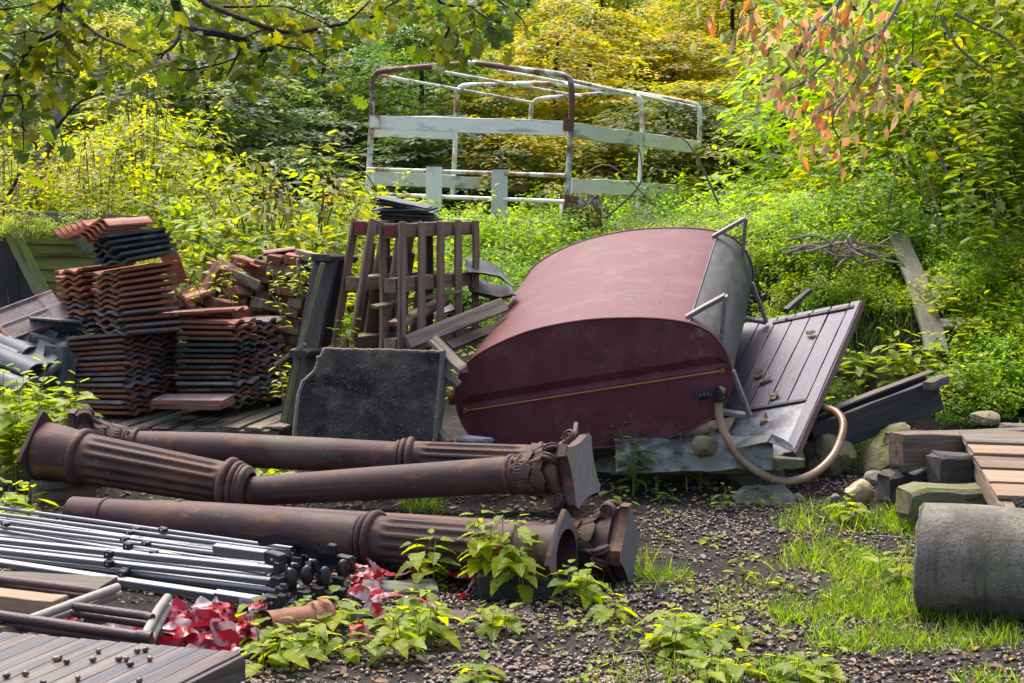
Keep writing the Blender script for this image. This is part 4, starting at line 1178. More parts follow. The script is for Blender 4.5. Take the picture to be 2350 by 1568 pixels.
# ------------------------------------------------------------------ folded gazebo frame
def build_gazebo():
    root = thing('gazebo_frame', 'folded aluminium gazebo frame with black plastic joints lying at the left', 'gazebo frame', P(300, 1380, 6.6))
    def q(u, v, d): return PK(4, u, v, d)
    # (u0,v0,d0,u1,v1,d1, thickness in metres, square?)
    T = [(-160, 612, 7.95, 1565, 852, 6.95, .019, 0), (-160, 648, 7.85, 1560, 872, 6.88, .019, 0), (-160, 680, 7.75, 1160, 862, 7.0, .017, 0), (-160, 715, 7.65, 1455, 912, 6.8, .019, 0),
         (-160, 728, 7.6, 1420, 985, 6.72, .016, 0), (-160, 792, 7.45, 1462, 962, 6.62, .026, 1), (-160, 845, 7.4, 1445, 1025, 6.58, .026, 1), (-160, 820, 7.5, 1440, 1000, 6.75, .018, 0),
         (-160, 880, 7.45, 1480, 1075, 6.55, .024, 0), (-160, 905, 7.35, 1410, 1140, 6.45, .034, 1), (-160, 770, 7.6, 1530, 950, 6.9, .022, 1), (-160, 700, 7.8, 1500, 890, 7.0, .024, 1),
         (-160, 860, 7.6, 1600, 1060, 6.8, .022, 1), (-160, 890, 7.6, 1650, 1100, 6.85, .03, 1), (-160, 760, 7.8, 1700, 985, 7.05, .022, 0), (1700, 1080, 6.9, 1960, 1175, 6.78, .03, 1)]
    for k in range(9):
        t = (k + .5) / 9
        T.append((-160, 655 + 235 * t, 7.92 - .45 * t, 1440 + 60 * math.sin(k * 2.3), 885 + 215 * t, 7.02 - .42 * t, .02 if k % 2 else .024, k % 2))
    for (u0, v0, d0, u1, v1, d1, w, s) in T:
        a, b = q(u0, v0, d0), q(u1, v1, d1)
        if s: bar('square_tube', a, b, w, w, M['alu'], root, up=(0, -.35, 1), wob=0, segs=1, bev=.0035)
        else: tube('round_tube', [a, b], w / 2 * 1.05, M['alu'], root, 10)
    # upper leg with its paper label
    L = bar('leg', q(1145, 848, 6.72), q(1420, 885, 6.58), .036, .036, M['alu'], root, up=(0, -.2, 1), wob=0, segs=1)
    def label(u0, v0, u1, v1, d0, d1, par):
        a, b = q(u0, v0, d0), q(u1, v1, d1)
        x = (b - a).normalized()
        o = bar('paper_label', a, b, .036, .037, M['paper'], par, up=(0, -.2, 1), wob=.0006, segs=2)
        o['label'] = 'white paper label with scribbled handwriting'
        mw = WM[o.name]
        Ln = (b - a).length
        rr = random.Random(int(u0))
        for row, (lo, hi) in enumerate(((-.4, .42),)):
            pts = []
            for k in range(44):
                t = k / 43
                pts.append(mw @ V(((lo + (hi - lo) * t) * Ln + .002 * math.sin(k * 1.9), -.0187, -.002 + .0085 * math.sin(k * 1.37 + u0) * (1 if k < 10 else .45) + rr.uniform(-.002, .002))))
            tube('handwriting', pts, .0006, M['ink'], o, 4)
        return o
    label(1288, 867, 1418, 886, 6.655, 6.59, L)
    leg2 = bar('leg', q(1150, 1095, 6.5), q(1400, 1133, 6.44), .0345, .0345, M['alu'], root, up=(0, -.35, 1), wob=0, segs=1)
    label(1285, 1117, 1402, 1137, 6.465, 6.435, leg2)
    def blk(u, v, d, sx, sy, sz, nm='joint', par=None, rz=-20, ry=6):
        m = Matrix.Translation(q(u, v, d)) @ Matrix.Rotation(R(rz), 4, 'Z') @ Matrix.Rotation(R(ry), 4, 'Y')
        return ob(nm, plank_mesh(sx, sy, sz, M['plastic'], .004, 1, .0008, int(u + v)), m, par or root)
    for (u, v, d) in ((580, 880, 6.98), (580, 931, 6.95), (682, 838, 7.05), (690, 765, 7.3), (665, 800, 7.2), (725, 747, 7.35), (870, 749, 7.25), (780, 822, 7.1), (670, 972, 6.92), (655, 985, 6.88), (30, 720, 7.5), (820, 880, 6.95)):
        j = blk(u, v, d, .036, .032, .032 if v > 830 else .02, 'sleeve_joint')
        s = WM[j.name] @ V((0, -.017, 0))
        ob('screw', lathe_mesh([(0, .0055), (.002, .005), (.003, .002)], M['screw'], 8), frame(s, V((0, -1, 0))), j)
    # end caps, brackets and foot pads at the right
    E = [(1470, 905, 6.56, .085, .045, .055), (1485, 950, 6.53, .03, .04, .05), (1478, 1030, 6.5, .045, .04, .05), (1458, 1135, 6.42, .085, .045, .055), (1505, 1130, 6.4, .035, .05, .06),
         (1500, 1085, 6.44, .045, .03, .05), (1575, 870, 6.8, .035, .045, .045), (1590, 915, 6.72, .05, .04, .04), (1620, 1105, 6.5, .05, .035, .05), (1690, 1090, 6.6, .05, .04, .06),
         (1745, 1110, 6.65, .045, .04, .05), (1810, 1105, 6.7, .05, .04, .07), (1570, 1150, 6.45, .04, .03, .03), (1660, 1150, 6.5, .05, .05, .03), (1840, 905, 6.9, .07, .04, .03), (1870, 935, 6.92, .03, .04, .06), (1770, 850, 7.0, .035, .035, .04), (1800, 1025, 6.8, .05, .04, .04), (1545, 1050, 6.6, .05, .04, .04), (1730, 1050, 6.75, .06, .05, .05), (1610, 960, 6.75, .08, .06, .06), (1700, 940, 6.85, .08, .06, .06)]
    for i, e in enumerate(E):
        j = blk(*e, nm='end_bracket', rz=-20 + (i * 37) % 30 - 15, ry=5)
        if i % 3 == 0:
            ob('screw', lathe_mesh([(0, .007), (.003, .006), (.004, .002)], M['screw'], 8), frame(WM[j.name] @ V((0, -e[4] / 2 - .001, 0)), V((0, -1, 0))), j)
    for (u, v, d) in ((1550, 1010, 6.55), (1640, 992, 6.62), (1730, 1000, 6.66), (1830, 960, 6.85)):
        ob('foot_pad', lathe_mesh([(-.012, .02), (-.010, .036), (.0, .039), (.008, .036), (.014, .026), (.016, .008)], M['plastic'], 20), frame(q(u, v, d), V((.75, -.65, -.05))) @ Matrix.Diagonal((1, .82, 1.15, 1)), root)
    for i, (u, v, d) in enumerate(((1560, 935, 6.55), (1655, 915, 6.6), (1590, 1060, 6.45), (1640, 1130, 6.42), (1600, 1165, 6.4), (1500, 1045, 6.44), (1735, 1120, 6.55))):
        tube('bolt', [q(u, v, d), q(u + 30, v + 4, d - .03)], .009, M['plastic'], root, 8)
        if i < 4: ob('screw', lathe_mesh([(0, .008), (.003, .007), (.004, .002)], M['screw'], 8), frame(q(u, v, d - .012), V((0, -1, 0))), root)
    # black cloth draped over the end
    rows = []
    top = [(1345, 815, 6.98), (1440, 797, 6.94), (1590, 790, 6.92), (1660, 815, 6.86), (1740, 845, 6.84), (1792, 872, 6.9)]
    bot = [(1380, 825, 6.8), (1480, 822, 6.76), (1600, 828, 6.7), (1660, 900, 6.62), (1690, 985, 6.6), (1795, 960, 6.74)]
    vs, fs = [], []
    n = 8
    for (a, b) in zip(top, bot):
        A, B = q(*a), q(*b)
        for k in range(n + 1):
            t = k / n
            p = A.lerp(B, t) + V((0, 0, .02 * math.sin(math.pi * t))) + V((.006, -.01, .004)) * noise.noise(V((t * 6, a[0] * .01, 0)))
            p += V((.0, -.014, .012)) * math.sin(t * 9 + a[0] * .02)
            vs.append(p)
    m = n + 1
    g = []
    for i in range(len(top)-1):
        for k in range(n): fs.append((i*m+k, (i+1)*m+k, (i+1)*m+k+1, i*m+k+1))
    st = len(vs); vs += [v + V((0, .004, -.004)) for v in vs]
    fs += [tuple(st + i for i in f[::-1]) for f in fs]
    c = geo('draped_cloth', vs, fs, M['cloth'], root, sm=60)
    c['label'] = 'black cloth strap draped over the joints'
build_gazebo()

# ------------------------------------------------------------------ rusty folding trestles, timbers and table board, lower left
def build_lower_left():
    def q(u, v, d): return PK(15, u, v, d)
    root = thing('tube_trestle', 'folded rusty tube trestle lying across the timbers at lower left', 'trestle', q(700, 700, 5.75))
    T = [((-80, 118, 6.35), (860, 235, 6.12), 'rusttube', .0165), ((860, 235, 6.12), (925, 250, 6.09), 'rusttube', .0165), ((-80, 165, 6.38), (800, 290, 6.2), 'rusttube', .015),
         ((1090, 205, 6.15), (680, 355, 5.92), 'greytube', .0175), ((680, 355, 5.92), (230, 520, 5.72), 'greytube', .0175), ((1110, 265, 6.18), (670, 430, 5.95), 'greytube', .016), ((670, 430, 5.95), (300, 560, 5.78), 'greytube', .016),
         ((690, 380, 5.9), (1350, 470, 5.78), 'rusttube', .0165), ((1350, 470, 5.78), (1410, 490, 5.76), 'rusttube', .0165), ((680, 440, 5.94), (1370, 550, 5.8), 'rusttube', .0155),
         ((1550, 300, 6.05), (1460, 420, 5.9), 'greytube', .0175), ((1460, 420, 5.9), (1345, 650, 5.62), 'greytube', .0175), ((1560, 380, 6.06), (1480, 520, 5.9), 'greytube', .016), ((1480, 520, 5.9), (1395, 690, 5.65), 'greytube', .016),
         ((-80, 455, 5.72), (1395, 672, 5.55), 'rusttube', .019), ((-80, 520, 5.74), (1395, 732, 5.57), 'rusttube', .019)]
    for a, b, m, r in T: tube('tube', [q(*a), q(*b)], r, M[m], root, 10)
    for (u, v, d, r) in ((1330, 662, 5.557, .0225), (1330, 722, 5.577, .0225)):
        tube('end_sleeve', [q(u - 60, v - 9, d), q(u + 68, v + 11, d - .008)], r, M['rusttube'], root, 12)
    # timbers below
    a = bar('square_timber', q(-100, 330, 6.1), q(560, 408, 5.98), .10, .085, M['wood_new'], None, wob=.002)
    tag(a, 'orange-brown squared timber under the tube trestle', 'timber')
    a = bar('grey_board', q(-100, 130, 6.5), q(1000, 195, 6.42), .20, .03, M['wood_grey'], None, wob=.003)
    tag(a, 'flat grey board under the gazebo tubes at the left edge', 'timber')
    a = bar('blue_sheet', q(60, 820, 5.6), q(420, 610, 5.85), .16, .012, M['tile_blue'], None, up=(.3, -.4, .8), wob=.001)
    tag(a, 'narrow blue-grey metal strip between table board and trestle', 'metal sheet')
    a = bar('cut_timber', q(330, 720, 5.6), q(440, 630, 5.8), .04, .02, M['wood_new'], None)
    tag(a, 'thin pale wooden strip beside the blue-grey metal strip', 'timber')
    a = bar('split_log', q(-60, 660, 5.75), q(120, 700, 5.7), .16, .14, M['wood_pallet'], None, wob=.012, ends=.02, bev=.03)
    tag(a, 'split log end at the left edge under the trestle', 'log')
    # table board
    zt = .215
    A, B = PZ(*K(15, 560, 660), zt), PZ(*K(15, 2235, 800), zt)
    Cc = PZ(*K(15, 1620, 1110), zt)
    l = (Cc - B).normalized(); wv = (A - B)
    root = thing('table_board', 'low wooden table board scattered with acorns at the lower left corner', 'table', B - V((0, 0, zt)))
    wl = wv.length; w = wv.normalized()
    n = 9
    nn = l.cross(w).normalized()
    if nn.z < 0: nn = -nn
    pl = (l - w * l.dot(w)).normalized()
    for k in range(n + 3):
        o = B + w * ((k + .5) * wl / n) - nn * .014
        bar('plank', o, o + l * 1.35, wl / n * abs(pl.dot(l)) * .985, .026, M['wood_table'], root, up=nn, bev=.0022, wob=.0008, segs=3)
    sk = .004
    bar('side_rail', B - nn * .05 - w * sk, B + l * 1.35 - nn * .05 - w * sk, .02, .085, M['wood_table'], root, up=nn)
    bar('end_rail', B + w * .01 - nn * .058 , A - nn * .058, .022, .06, M['wood_grey'], root, up=nn)
    bar('leg', B + l * .05 + w * .05 - nn * .06, B + l * .05 + w * .05 - nn * .21, .05, .05, M['wood_dark'], root, up=l)
    bar('leg', B + l * 1.2 + w * .05 - nn * .06, B + l * 1.2 + w * .05 - nn * .21, .05, .05, M['wood_dark'], root, up=l)
    bar('leg', A + l * .05 - w * .05 - nn * .06, A + l * .05 - w * .05 - nn * .21, .05, .05, M['wood_dark'], root, up=l)
    # acorns on it
    for k, (u, v) in enumerate([(515, 865), (550, 855), (615, 890), (860, 870), (910, 790), (1100, 865), (1170, 862), (1270, 790), (1345, 780), (1385, 862), (1205, 915), (720, 1040), (235, 1000), (1290, 1065), (400, 1085), (60, 1020)]):
        p = PZ(*K(15, u, v), zt + .0085)
        m = Matrix.Translation(p) @ Matrix.Rotation(k * 1.3, 4, 'Z')
        o = ob('acorn', ACORN, m)
        tag(o, 'brown acorn lying on the low table board', 'acorn', 'acorns on the table board')
def acorn_mesh(mat, n=8, s=1.0, cup=True):
    prof = [(-.0125, .0015), (-.0105, .0058), (-.004, .0088), (.003, .0090), (.0085, .0072), (.0120, .0036), (.0135, .0008)]
    return lathe_mesh([(x * s, r * s) for x, r in prof], mat, n, None, 80)
ACORN = acorn_mesh(M['acorn'], 12)
build_lower_left()
# ------------------------------------------------------------------ barrier tape
def tape_mat():
    m = bpy.data.materials.new('barrier_tape'); m.use_nodes = True
    nt = m.node_tree; N = nt.nodes; bs = N['Principled BSDF']
    at = N.new('ShaderNodeAttribute'); at.attribute_name = 'Col'
    nt.links.new(at.outputs['Color'], bs.inputs['Base Color'])
    bs.inputs['Roughness'].default_value = .28
    tr = N.new('ShaderNodeBsdfTranslucent'); nt.links.new(at.outputs['Color'], tr.inputs['Color'])
    mi = N.new('ShaderNodeMixShader'); mi.inputs[0].default_value = .25
    nt.links.new(bs.outputs[0], mi.inputs[1]); nt.links.new(tr.outputs[0], mi.inputs[2]); nt.links.new(mi.outputs[0], N['Material Output'].inputs[0])
    return m
M['tape'] = tape_mat()
def ribbon(name, pts, w, parent, seed=0, per=.11, tw=1.0, dirty=.0):
    rr = random.Random(seed)
    pts = catmull(pts, 8)
    n = len(pts); vs, fs, cols = [], [], []
    d = 0.0; ang = rr.uniform(0, 6)
    K4 = 3
    red, wh = (.42, .012, .03), (.50, .36, .40)
    for i, p in enumerate(pts):
        if i: d += (p - pts[i-1]).length
        t = (pts[min(i+1, n-1)] - pts[max(i-1, 0)]).normalized()
        ang += rr.uniform(-.42, .42) * tw
        a = t.cross(V((0, 0, 1)))
        a = a.normalized() if a.length > .05 else V((1, 0, 0))
        b = a.cross(t)
        s = a * math.cos(ang) + b * math.sin(ang); nn = t.cross(s)
        for k in range(K4 + 1):
            u = k / K4 - .5
            vs.append(p + s * (u * w * .8) + nn * (rr.uniform(-.004, .004) + .009 * math.sin(u * 7 + i * .5)) * tw)
            sl = (d + u * w * .9) / per
            c = red if (sl % 1.0) < .6 else wh
            f = 1 - dirty * rr.random()
            cols.append((c[0] * f, c[1] * f, c[2] * f, 1))
    for i in range(n - 1):
        for k in range(K4):
            a = i * (K4+1) + k
            fs.append((a, a+1, a+K4+2, a+K4+1))
    o = V(pts[0])
    me = mesh([v - o for v in vs], fs, M['tape'], True)
    at = me.color_attributes.new('Col', 'FLOAT_COLOR', 'POINT')
    at.data.foreach_set('color', np.array(cols, dtype=np.float32).ravel())
    return ob(name, me, Matrix.Translation(o), parent)
def build_tape():
    rr = random.Random(4)
    def clump(label, cx, cy, d, wx, wz, n, seed):
        c = P(cx, cy, d)
        c.z = max(c.z, hgt(c.x, c.y) + .02)
        root = thing('barrier_tape', label, 'barrier tape', c, 'red and white barrier tape')
        r2 = random.Random(seed)
        for k in range(n):
            pts = []
            p = c + V((r2.uniform(-wx, wx), r2.uniform(-.15, .15), r2.uniform(0, wz)))
            dr = r2.uniform(0, 6.28)
            for j in range(7):
                dr += r2.uniform(-1.5, 1.5)
                p = p + V((math.cos(dr) * .07, math.sin(dr) * .05, r2.uniform(-.035, .035)))
                p.x = min(c.x + wx, max(c.x - wx, p.x)); p.z = min(c.z + wz, max(c.z - .01, p.z))
                pts.append(p.copy())
            ribbon('ribbon', pts, .07, root, seed * 50 + k, .26, .55, .3)
    clump('big crumpled heap of red and white barrier tape below the gazebo frame end', 470, 1462, 6.0, .17, .075, 24, 1)
    clump('red tape bundle at the right end of the gazebo frame', 842, 1352, 6.62, .05, .035, 5, 2)
    clump('small scrap of red and white tape in the nettles', 850, 1440, 6.05, .04, .03, 3, 3)
    clump('tape scraps under the tube trestle at the left edge', 60, 1445, 6.2, .17, .06, 9, 4)
    clump('tape scraps beneath the folded trestle legs', 280, 1510, 5.9, .12, .04, 6, 5)
    t = thing('barrier_tape', 'long twisted strand of tape rising to the nettles below the columns', 'barrier tape', P(1040, 1390, 6.75), 'red and white barrier tape')
    ribbon('ribbon', [PK(5, *p) for p in ((600, 1140, 6.65), (700, 1125, 6.66), (790, 1050, 6.7), (850, 950, 6.74), (930, 870, 6.78), (985, 790, 6.82), (1040, 715, 6.86))], .062, t, 91, .12, .35)
    t = thing('barrier_tape', 'tape strand lying along the ground behind the stone slab', 'barrier tape', P(930, 1320, 7.0), 'red and white barrier tape')
    ribbon('ribbon', [PK(5, *p) for p in ((300, 920, 6.9), (420, 945, 6.95), (520, 910, 7.0), (650, 900, 7.05), (760, 950, 6.95), (840, 950, 6.85))], .06, t, 92, .12, .5)
    t = thing('barrier_tape', 'tape strand lying in front of the stone slab', 'barrier tape', P(920, 1375, 6.6), 'red and white barrier tape')
    ribbon('ribbon', [PK(5, *p) for p in ((190, 1085, 6.55), (300, 1060, 6.58), (400, 1065, 6.6), (520, 1085, 6.6), (640, 1140, 6.55))], .05, t, 93, .12, .5)
build_tape()

# ------------------------------------------------------------------ single things on the ground
M['wood_mossgrey'] = mk('mossy_pale_wood', [(.15, .135, .10), (.22, .20, .155), (.28, .26, .21)], 6, (.3, 3, 3), .88, 0, .5, 30, [((.13, .15, .03), 3, .58), ((.09, .08, .06), 7, .62)])
def build_ground_things():
    # terracotta pipe
    a, b = PK(5, -330, 1215, 6.05), PK(5, 60, 1185, 6.25)
    a, b = P(612, 1440, 5.98), P(752, 1424, 6.12)
    x = (b - a).normalized(); L = (b - a).length
    root = thing('terracotta_pipe', 'broken terracotta drain pipe lying below the gazebo frame end', 'pipe', a)
    ob('pipe_barrel', lathe_mesh([(0, .062), (L * .75, .066), (L * .76, .05)], M['terracotta'], 28, close=False), frame(a, x), root)
    ob('socket', lathe_mesh([(L * .70, .066), (L * .74, .078), (L * .80, .082), (L * .86, .076), (L * .88, .084), (L * 1.0, .082), (L * 1.0, .066), (L * .8, .06)], M['terracotta'], 28, close=False), frame(a, x), root)
    o = ob('stone_slab', plank_mesh(.36, .18, .055, M['stone_grey'], .012, 4, .006, 3, .01), Matrix.Translation(P(905, 1356, 6.78)) @ Matrix.Rotation(R(4), 4, 'Z'))
    tag(o, 'flat grey stone slab between the tape strands', 'stone')
    o = bar('flat_plank', P(980, 1418, 6.35), P(1222, 1410, 6.5), .12, .022, M['wood_brown'], None, wob=.005, ends=.02)
    tag(o, 'thin weathered plank lying flat on the acorns in the foreground', 'timber')
    o = bar('slate_shard', P(945, 1505, 5.85), P(1028, 1512, 5.87), .05, .012, M['tile_dark'], None, ends=.012, up=(.1, -.3, 1))
    tag(o, 'dark slate shard lying in the foreground mud', 'slate')
    o = bar('slate_shard', P(1108, 1512, 5.82), P(1135, 1510, 5.86), .03, .01, M['tile_dark'], None, ends=.008, up=(.1, -.3, 1))
    tag(o, 'tiny slate chip right of the larger shard', 'slate')
    # stones on the right
    S = [((1898, 1055, 9.62), (.165, .15, .165), 'stone_moss', 41, 'mossy boulder behind the loop of the hose', (5, 10)),
         ((2035, 1040, 9.6), (.10, .16, .19), 'stone_moss', 52, 'upright mossy stone leaning right of the hose loop', (0, 32)),
         ((1968, 1132, 8.75), (.085, .08, .075), 'stone_tan', 63, 'small tan jagged stone below the mossy boulders', (20, 0)),
         ((1915, 1150, 8.85), (.05, .05, .04), 'stone_grey', 74, 'small grey stone left of the tan stone', (0, 0)),
         ((1835, 1150, 8.9), (.045, .05, .045), 'stone_moss', 85, 'small yellow-brown stone right of the flat slab', (0, 0)),
         ((2005, 1100, 8.95), (.06, .06, .05), 'stone_grey', 96, 'dark little stone between tan stone and old timbers', (0, 0)),
         ((1620, 1022, 8.95), (.07, .06, .075), 'stone_moss', 97, 'lump of pale mortar beside the zinc sheet', (0, 0)),
         ((2260, 962, 9.6), (.09, .08, .05), 'stone_moss', 98, 'half-buried mossy stone above the right pallet', (0, 0))]
    for (p, s, m, sd_, lb, (rz, ry)) in S:
        o = ob('stone', rock_mesh(*s, M[m], sd_, 11, .07), Matrix.Translation(P(*p)) @ Matrix.Rotation(R(rz), 4, 'Z') @ Matrix.Rotation(R(ry), 4, 'Y'))
        tag(o, lb, 'stone')
    vs, fs = prism_geo([(-.16, -.10), (.14, -.13), (.18, .0), (.13, .11), (-.10, .12), (-.17, .05)], .06, .008)
    p = P(1752, 1142, 8.85)
    o = ob('broken_slab', autosmooth(mesh(vs, fs, M['stone_grey']), 30), Matrix.Translation(p) @ Matrix.Rotation(R(28), 4, 'X') @ Matrix.Rotation(R(-5), 4, 'Y'))
    tag(o, 'flat grey broken slab lying under the hose', 'stone')
    # dark trough beam along the bank
    root = thing('long_beam', 'long dark hollow beam lying along the foot of the right bank', 'timber', P(2000, 990, 9.6))
    a, b = P(1870, 1012, 9.6), P(2150, 905, 9.85)
    bar('beam_side', a, b, .04, .20, M['wood_dark'], root, wob=.006, segs=5, ends=.02)
    bar('beam_side', a + V((-.02, .16, .03)), b + V((-.02, .16, .03)), .035, .18, M['wood_dark'], root, wob=.006, segs=5)
    bar('beam_bottom', a + V((0, .08, .055)), b + V((0, .08, .055)), .14, .03, M['wood_brown'], root, wob=.004, segs=5)
    bar('top_lath', a + V((.0, .13, .13)), b + V((.0, .13, .13)), .07, .015, M['wood_grey'], root, wob=.004)
    # mossy plank up the bank
    root = thing('bank_plank', 'long mossy pale plank lying up the right bank', 'timber', PK(8, 1230, 1000, 10.1))
    pa, pb, pc = (GP(*K(8, u, v)) + V((0, -.05, .10)) for u, v in ((1285, 1075), (1160, 640), (1050, 385)))
    bar('plank', pa, pb, .16, .03, M['wood_mossgrey'], root, up=(.1, -.5, .85), wob=.004, ends=.02)
    bar('plank', pb + V((0, .02, .0)), pc, .16, .03, M['wood_mossgrey'], root, up=(.1, -.5, .85), wob=.004, ends=.03)
    o = bar('grey_stub', PK(8, 1240, 1190, 9.7), PK(8, 1345, 1145, 9.9), .06, .05, M['wood_grey'], None)
    tag(o, 'pale timber stub poking out under the nettles on the right bank', 'timber')
    o = bar('black_lath', PK(8, 405, 745, 10.9), PK(8, 545, 625, 11.4), .04, .03, M['wood_dark'], None)
    tag(o, 'black lath sticking up behind the top of the plank door', 'timber')
    for i, (u, v, d, pts, rz) in enumerate([(1350, 655, 11.2, [(-.09, -.08), (.06, -.09), (.10, .05), (-.02, .09), (-.10, .04)], 10), (1430, 590, 11.5, [(-.12, -.03), (.10, -.06), (.13, .06), (-.05, .07)], 30), (1260, 725, 10.9, [(-.06, -.04), (.05, -.05), (.07, .03), (-.03, .05)], -10), (1380, 895, 10.4, [(-.12, -.05), (.12, -.05), (.10, .06), (-.1, .05)], 5), (1590, 640, 11.6, [(-.08, -.05), (.09, -.03), (.07, .05), (-.06, .06)], 15)]):
        vs, fs = prism_geo(pts, .03, .004)
        o = ob('concrete_shard', autosmooth(mesh(vs, fs, M['whitestone']), 30), Matrix.Translation(GP(*K(8, u, v)) + V((0, -.04, .10))) @ Matrix.Rotation(R(30), 4, 'X') @ Matrix.Rotation(R(rz), 4, 'Z'))
        tag(o, ['pale triangular concrete shard right of the mossy plank', 'pale flat shard above the triangular one on the bank', 'small pale shard touching the mossy plank', 'pale slab half buried beside the lower plank end', 'small pale shard at the right side of the bank'][i], 'concrete')
    # brown litter caught on the door
    # right-hand timbers
    def q(u, v, d): return PK(6, u, v, d)
    root = thing('pallet', 'newer wooden pallet tilted on timbers at the right edge', 'pallet', q(1600, 620, 8.0), 'wooden pallets')
    A, B = q(1440, 330, 8.55), q(1600, 640, 7.65)           # left edge from far to near
    ax = V((1, -.05, -.03)).normalized(); dn = (B - A)
    nrm = ax.cross(dn).normalized()
    if nrm.z < 0: nrm = -nrm
    mats = ['wood_grey', 'wood_new', 'wood_pallet', 'wood_new', 'wood_new']
    for k in range(5):
        p = A + dn * (.06 + .215 * k) - ax * rnd.uniform(0, .02)
        bar('slat', p, p + ax * 1.1, .165 if k != 1 else .13, .022, M[mats[k]], root, up=nrm, wob=.002, ends=.006, bev=.003)
    for off in (.035, .5, 1.0):
        bar('stringer', A + ax * off - nrm * .062 - dn * .02, B + ax * off - nrm * .062 + dn * .1, .075, .095, M['wood_pallet'], root, up=nrm, wob=.002)
    e = bar('edge_board', A - ax * .002 - nrm * .02, B + dn * .1 - ax * .002 - nrm * .02, .012, .03, M['wood_grey'], root, up=nrm)
    T = [((1100, 400, 8.45), (1750, 395, 8.75), .13, .17, 'wood_pallet', 'square_timber', 'thick squared timber lying behind the right pallet', .004),
         ((1068, 352, 8.75), (1760, 330, 9.0), .10, .07, 'wood_grey', 'grey_beam', 'pale grey beam behind the thick squared timber at right', .003),
         ((1290, 505, 8.25), (1700, 520, 8.4), .17, .17, 'wood_dark', 'split_timber', 'dark rounded timber end under the right pallet', .01),
         ((1035, 590, 8.45), (1260, 600, 8.55), .16, .17, 'wood_dark', 'rotten_stump', 'black rotten timber stump left of the right pallet', .014),
         ((1125, 665, 8.0), (1560, 650, 8.1), .18, .15, 'wood_moss', 'mossy_timber', 'grey-green mossy timber lying above the concrete pipe', .01),
         ((1625, 300, 9.1), (1760, 300, 9.1), .12, .05, 'wood_grey', 'board_end', 'pale board end behind the right pallet at the frame edge', .003)]
    for (a, b, w, h, m, nm, lb, wob) in T:
        o = bar(nm, q(*a), q(*b), w, h, M[m], None, wob=wob, ends=.015, segs=4, bev=.02 if wob > .008 else .005)
        tag(o, lb, 'timber')
build_ground_things()

# ------------------------------------------------------------------ rusty trailer frame with boards
def build_trailer():
    root = thing('trailer_frame', 'rusty white tubular trailer frame with board sides in the undergrowth', 'trailer frame', P(1250, 500, 16.3))
    def q(u, v, d): return PK(7, u, v, d)
    H = [  # left foot, left shoulder, bend, apex, bend, right shoulder, right foot
        ([(108, 1060, 15.9), (140, 480, 15.9), (148, 200, 15.9), (160, 165, 15.88), (200, 135, 15.85), (420, 112, 15.6), (640, 95, 15.4), (740, 86, 15.3), (850, 95, 15.2), (1050, 125, 15.0), (1260, 150, 14.9), (1320, 170, 14.87), (1348, 220, 14.85), (1345, 480, 14.85), (1312, 1080, 14.85)], 'rustpost', .028),
        ([(630, 900, 17.3), (650, 500, 17.3), (652, 290, 17.3), (665, 245, 17.28), (710, 220, 17.25), (900, 215, 17.05), (1180, 208, 16.8), (1400, 225, 16.5), (1650, 262, 16.25), (1730, 282, 16.2), (1768, 330, 16.18), (1775, 540, 16.18), (1752, 960, 16.18)], 'whitetube', .026),
        ([(1090, 860, 18.7), (1098, 500, 18.7), (1106, 360, 18.7), (1122, 320, 18.68), (1180, 298, 18.65), (1400, 280, 18.4), (1640, 262, 18.1), (1760, 270, 17.9), (2060, 325, 17.6), (2110, 350, 17.57), (2125, 400, 17.55), (2118, 620, 17.55), (2105, 830, 17.55)], 'whitetube', .026)]
    for pts, m, r in H:
        if m == 'rustpost':
            tube('hoop', [q(*p) for p in pts[1:]], r, M[m], root, 10, 4)
            tube('post', [q(*p) for p in pts[:2]], r * 1.06, M['whitetube'], root, 10)
        else: tube('hoop', [q(*p) for p in pts], r, M[m], root, 10, 4)
    for (a, b) in (((195, 160, 15.85), (1118, 325, 18.68)), ((530, 130, 15.5), (1420, 290, 18.4)), ((900, 130, 15.15), (1640, 262, 18.1)), ((1200, 160, 14.95), (1900, 300, 17.75)), ((1330, 190, 14.88), (2100, 352, 17.57))):
        tube('purlin', [q(*a), q(*b)], .016, M['whitetube'], root, 8)
    Bd = [((160, 443, 15.85), (1320, 478, 14.9), .30), ((160, 492, 15.95), (640, 512, 17.25), .27), ((1350, 490, 14.9), (1770, 545, 16.15), .30), ((1775, 548, 16.2), (2118, 595, 17.5), .30),
          ((150, 780, 15.95), (640, 800, 17.2), .30), ((640, 800, 17.25), (1090, 835, 18.6), .28), ((1345, 822, 14.95), (1760, 845, 16.15), .30), ((1765, 845, 16.2), (2100, 865, 17.5), .28)]
    for a, b, h in Bd:
        bar('side_board', q(*a), q(*b), .03, h * .46, M['whiteboard'], root, wob=.006, segs=6)
    for v0, v1 in ((725, 765), (875, 922), (1010, 1060)):
        tube('rail', [q(118, v0, 15.85), q(1310, v1, 14.85)], .02, M['whitetube'], root, 8)
    for (u, v0, v1, d) in ((520, 702, 960, 15.5), (915, 718, 1010, 15.2)):
        b = bar('gate_post', q(u, v0, d - .05), q(u - 4, v1, d - .05), .15, .04, M['whiteboard'], root, up=(0, -1, 0), segs=2)
        bar('post_cap', q(u, v0 - 3, d - .05), q(u, v0 + 8, d - .05), .16, .05, M['wood_dark'], b, up=(0, -1, 0), segs=1)
    for (u, v, d) in ((1328, 460, 14.8), (160, 440, 15.8), (1100, 545, 18.65), (1095, 820, 18.65)):
        bar('clamp', q(u, v - 40, d), q(u, v + 35, d), .09, .07, M['rustpost'] if u != 160 else M['whitetube'], root, up=(0, -1, 0), segs=1)
build_trailer()
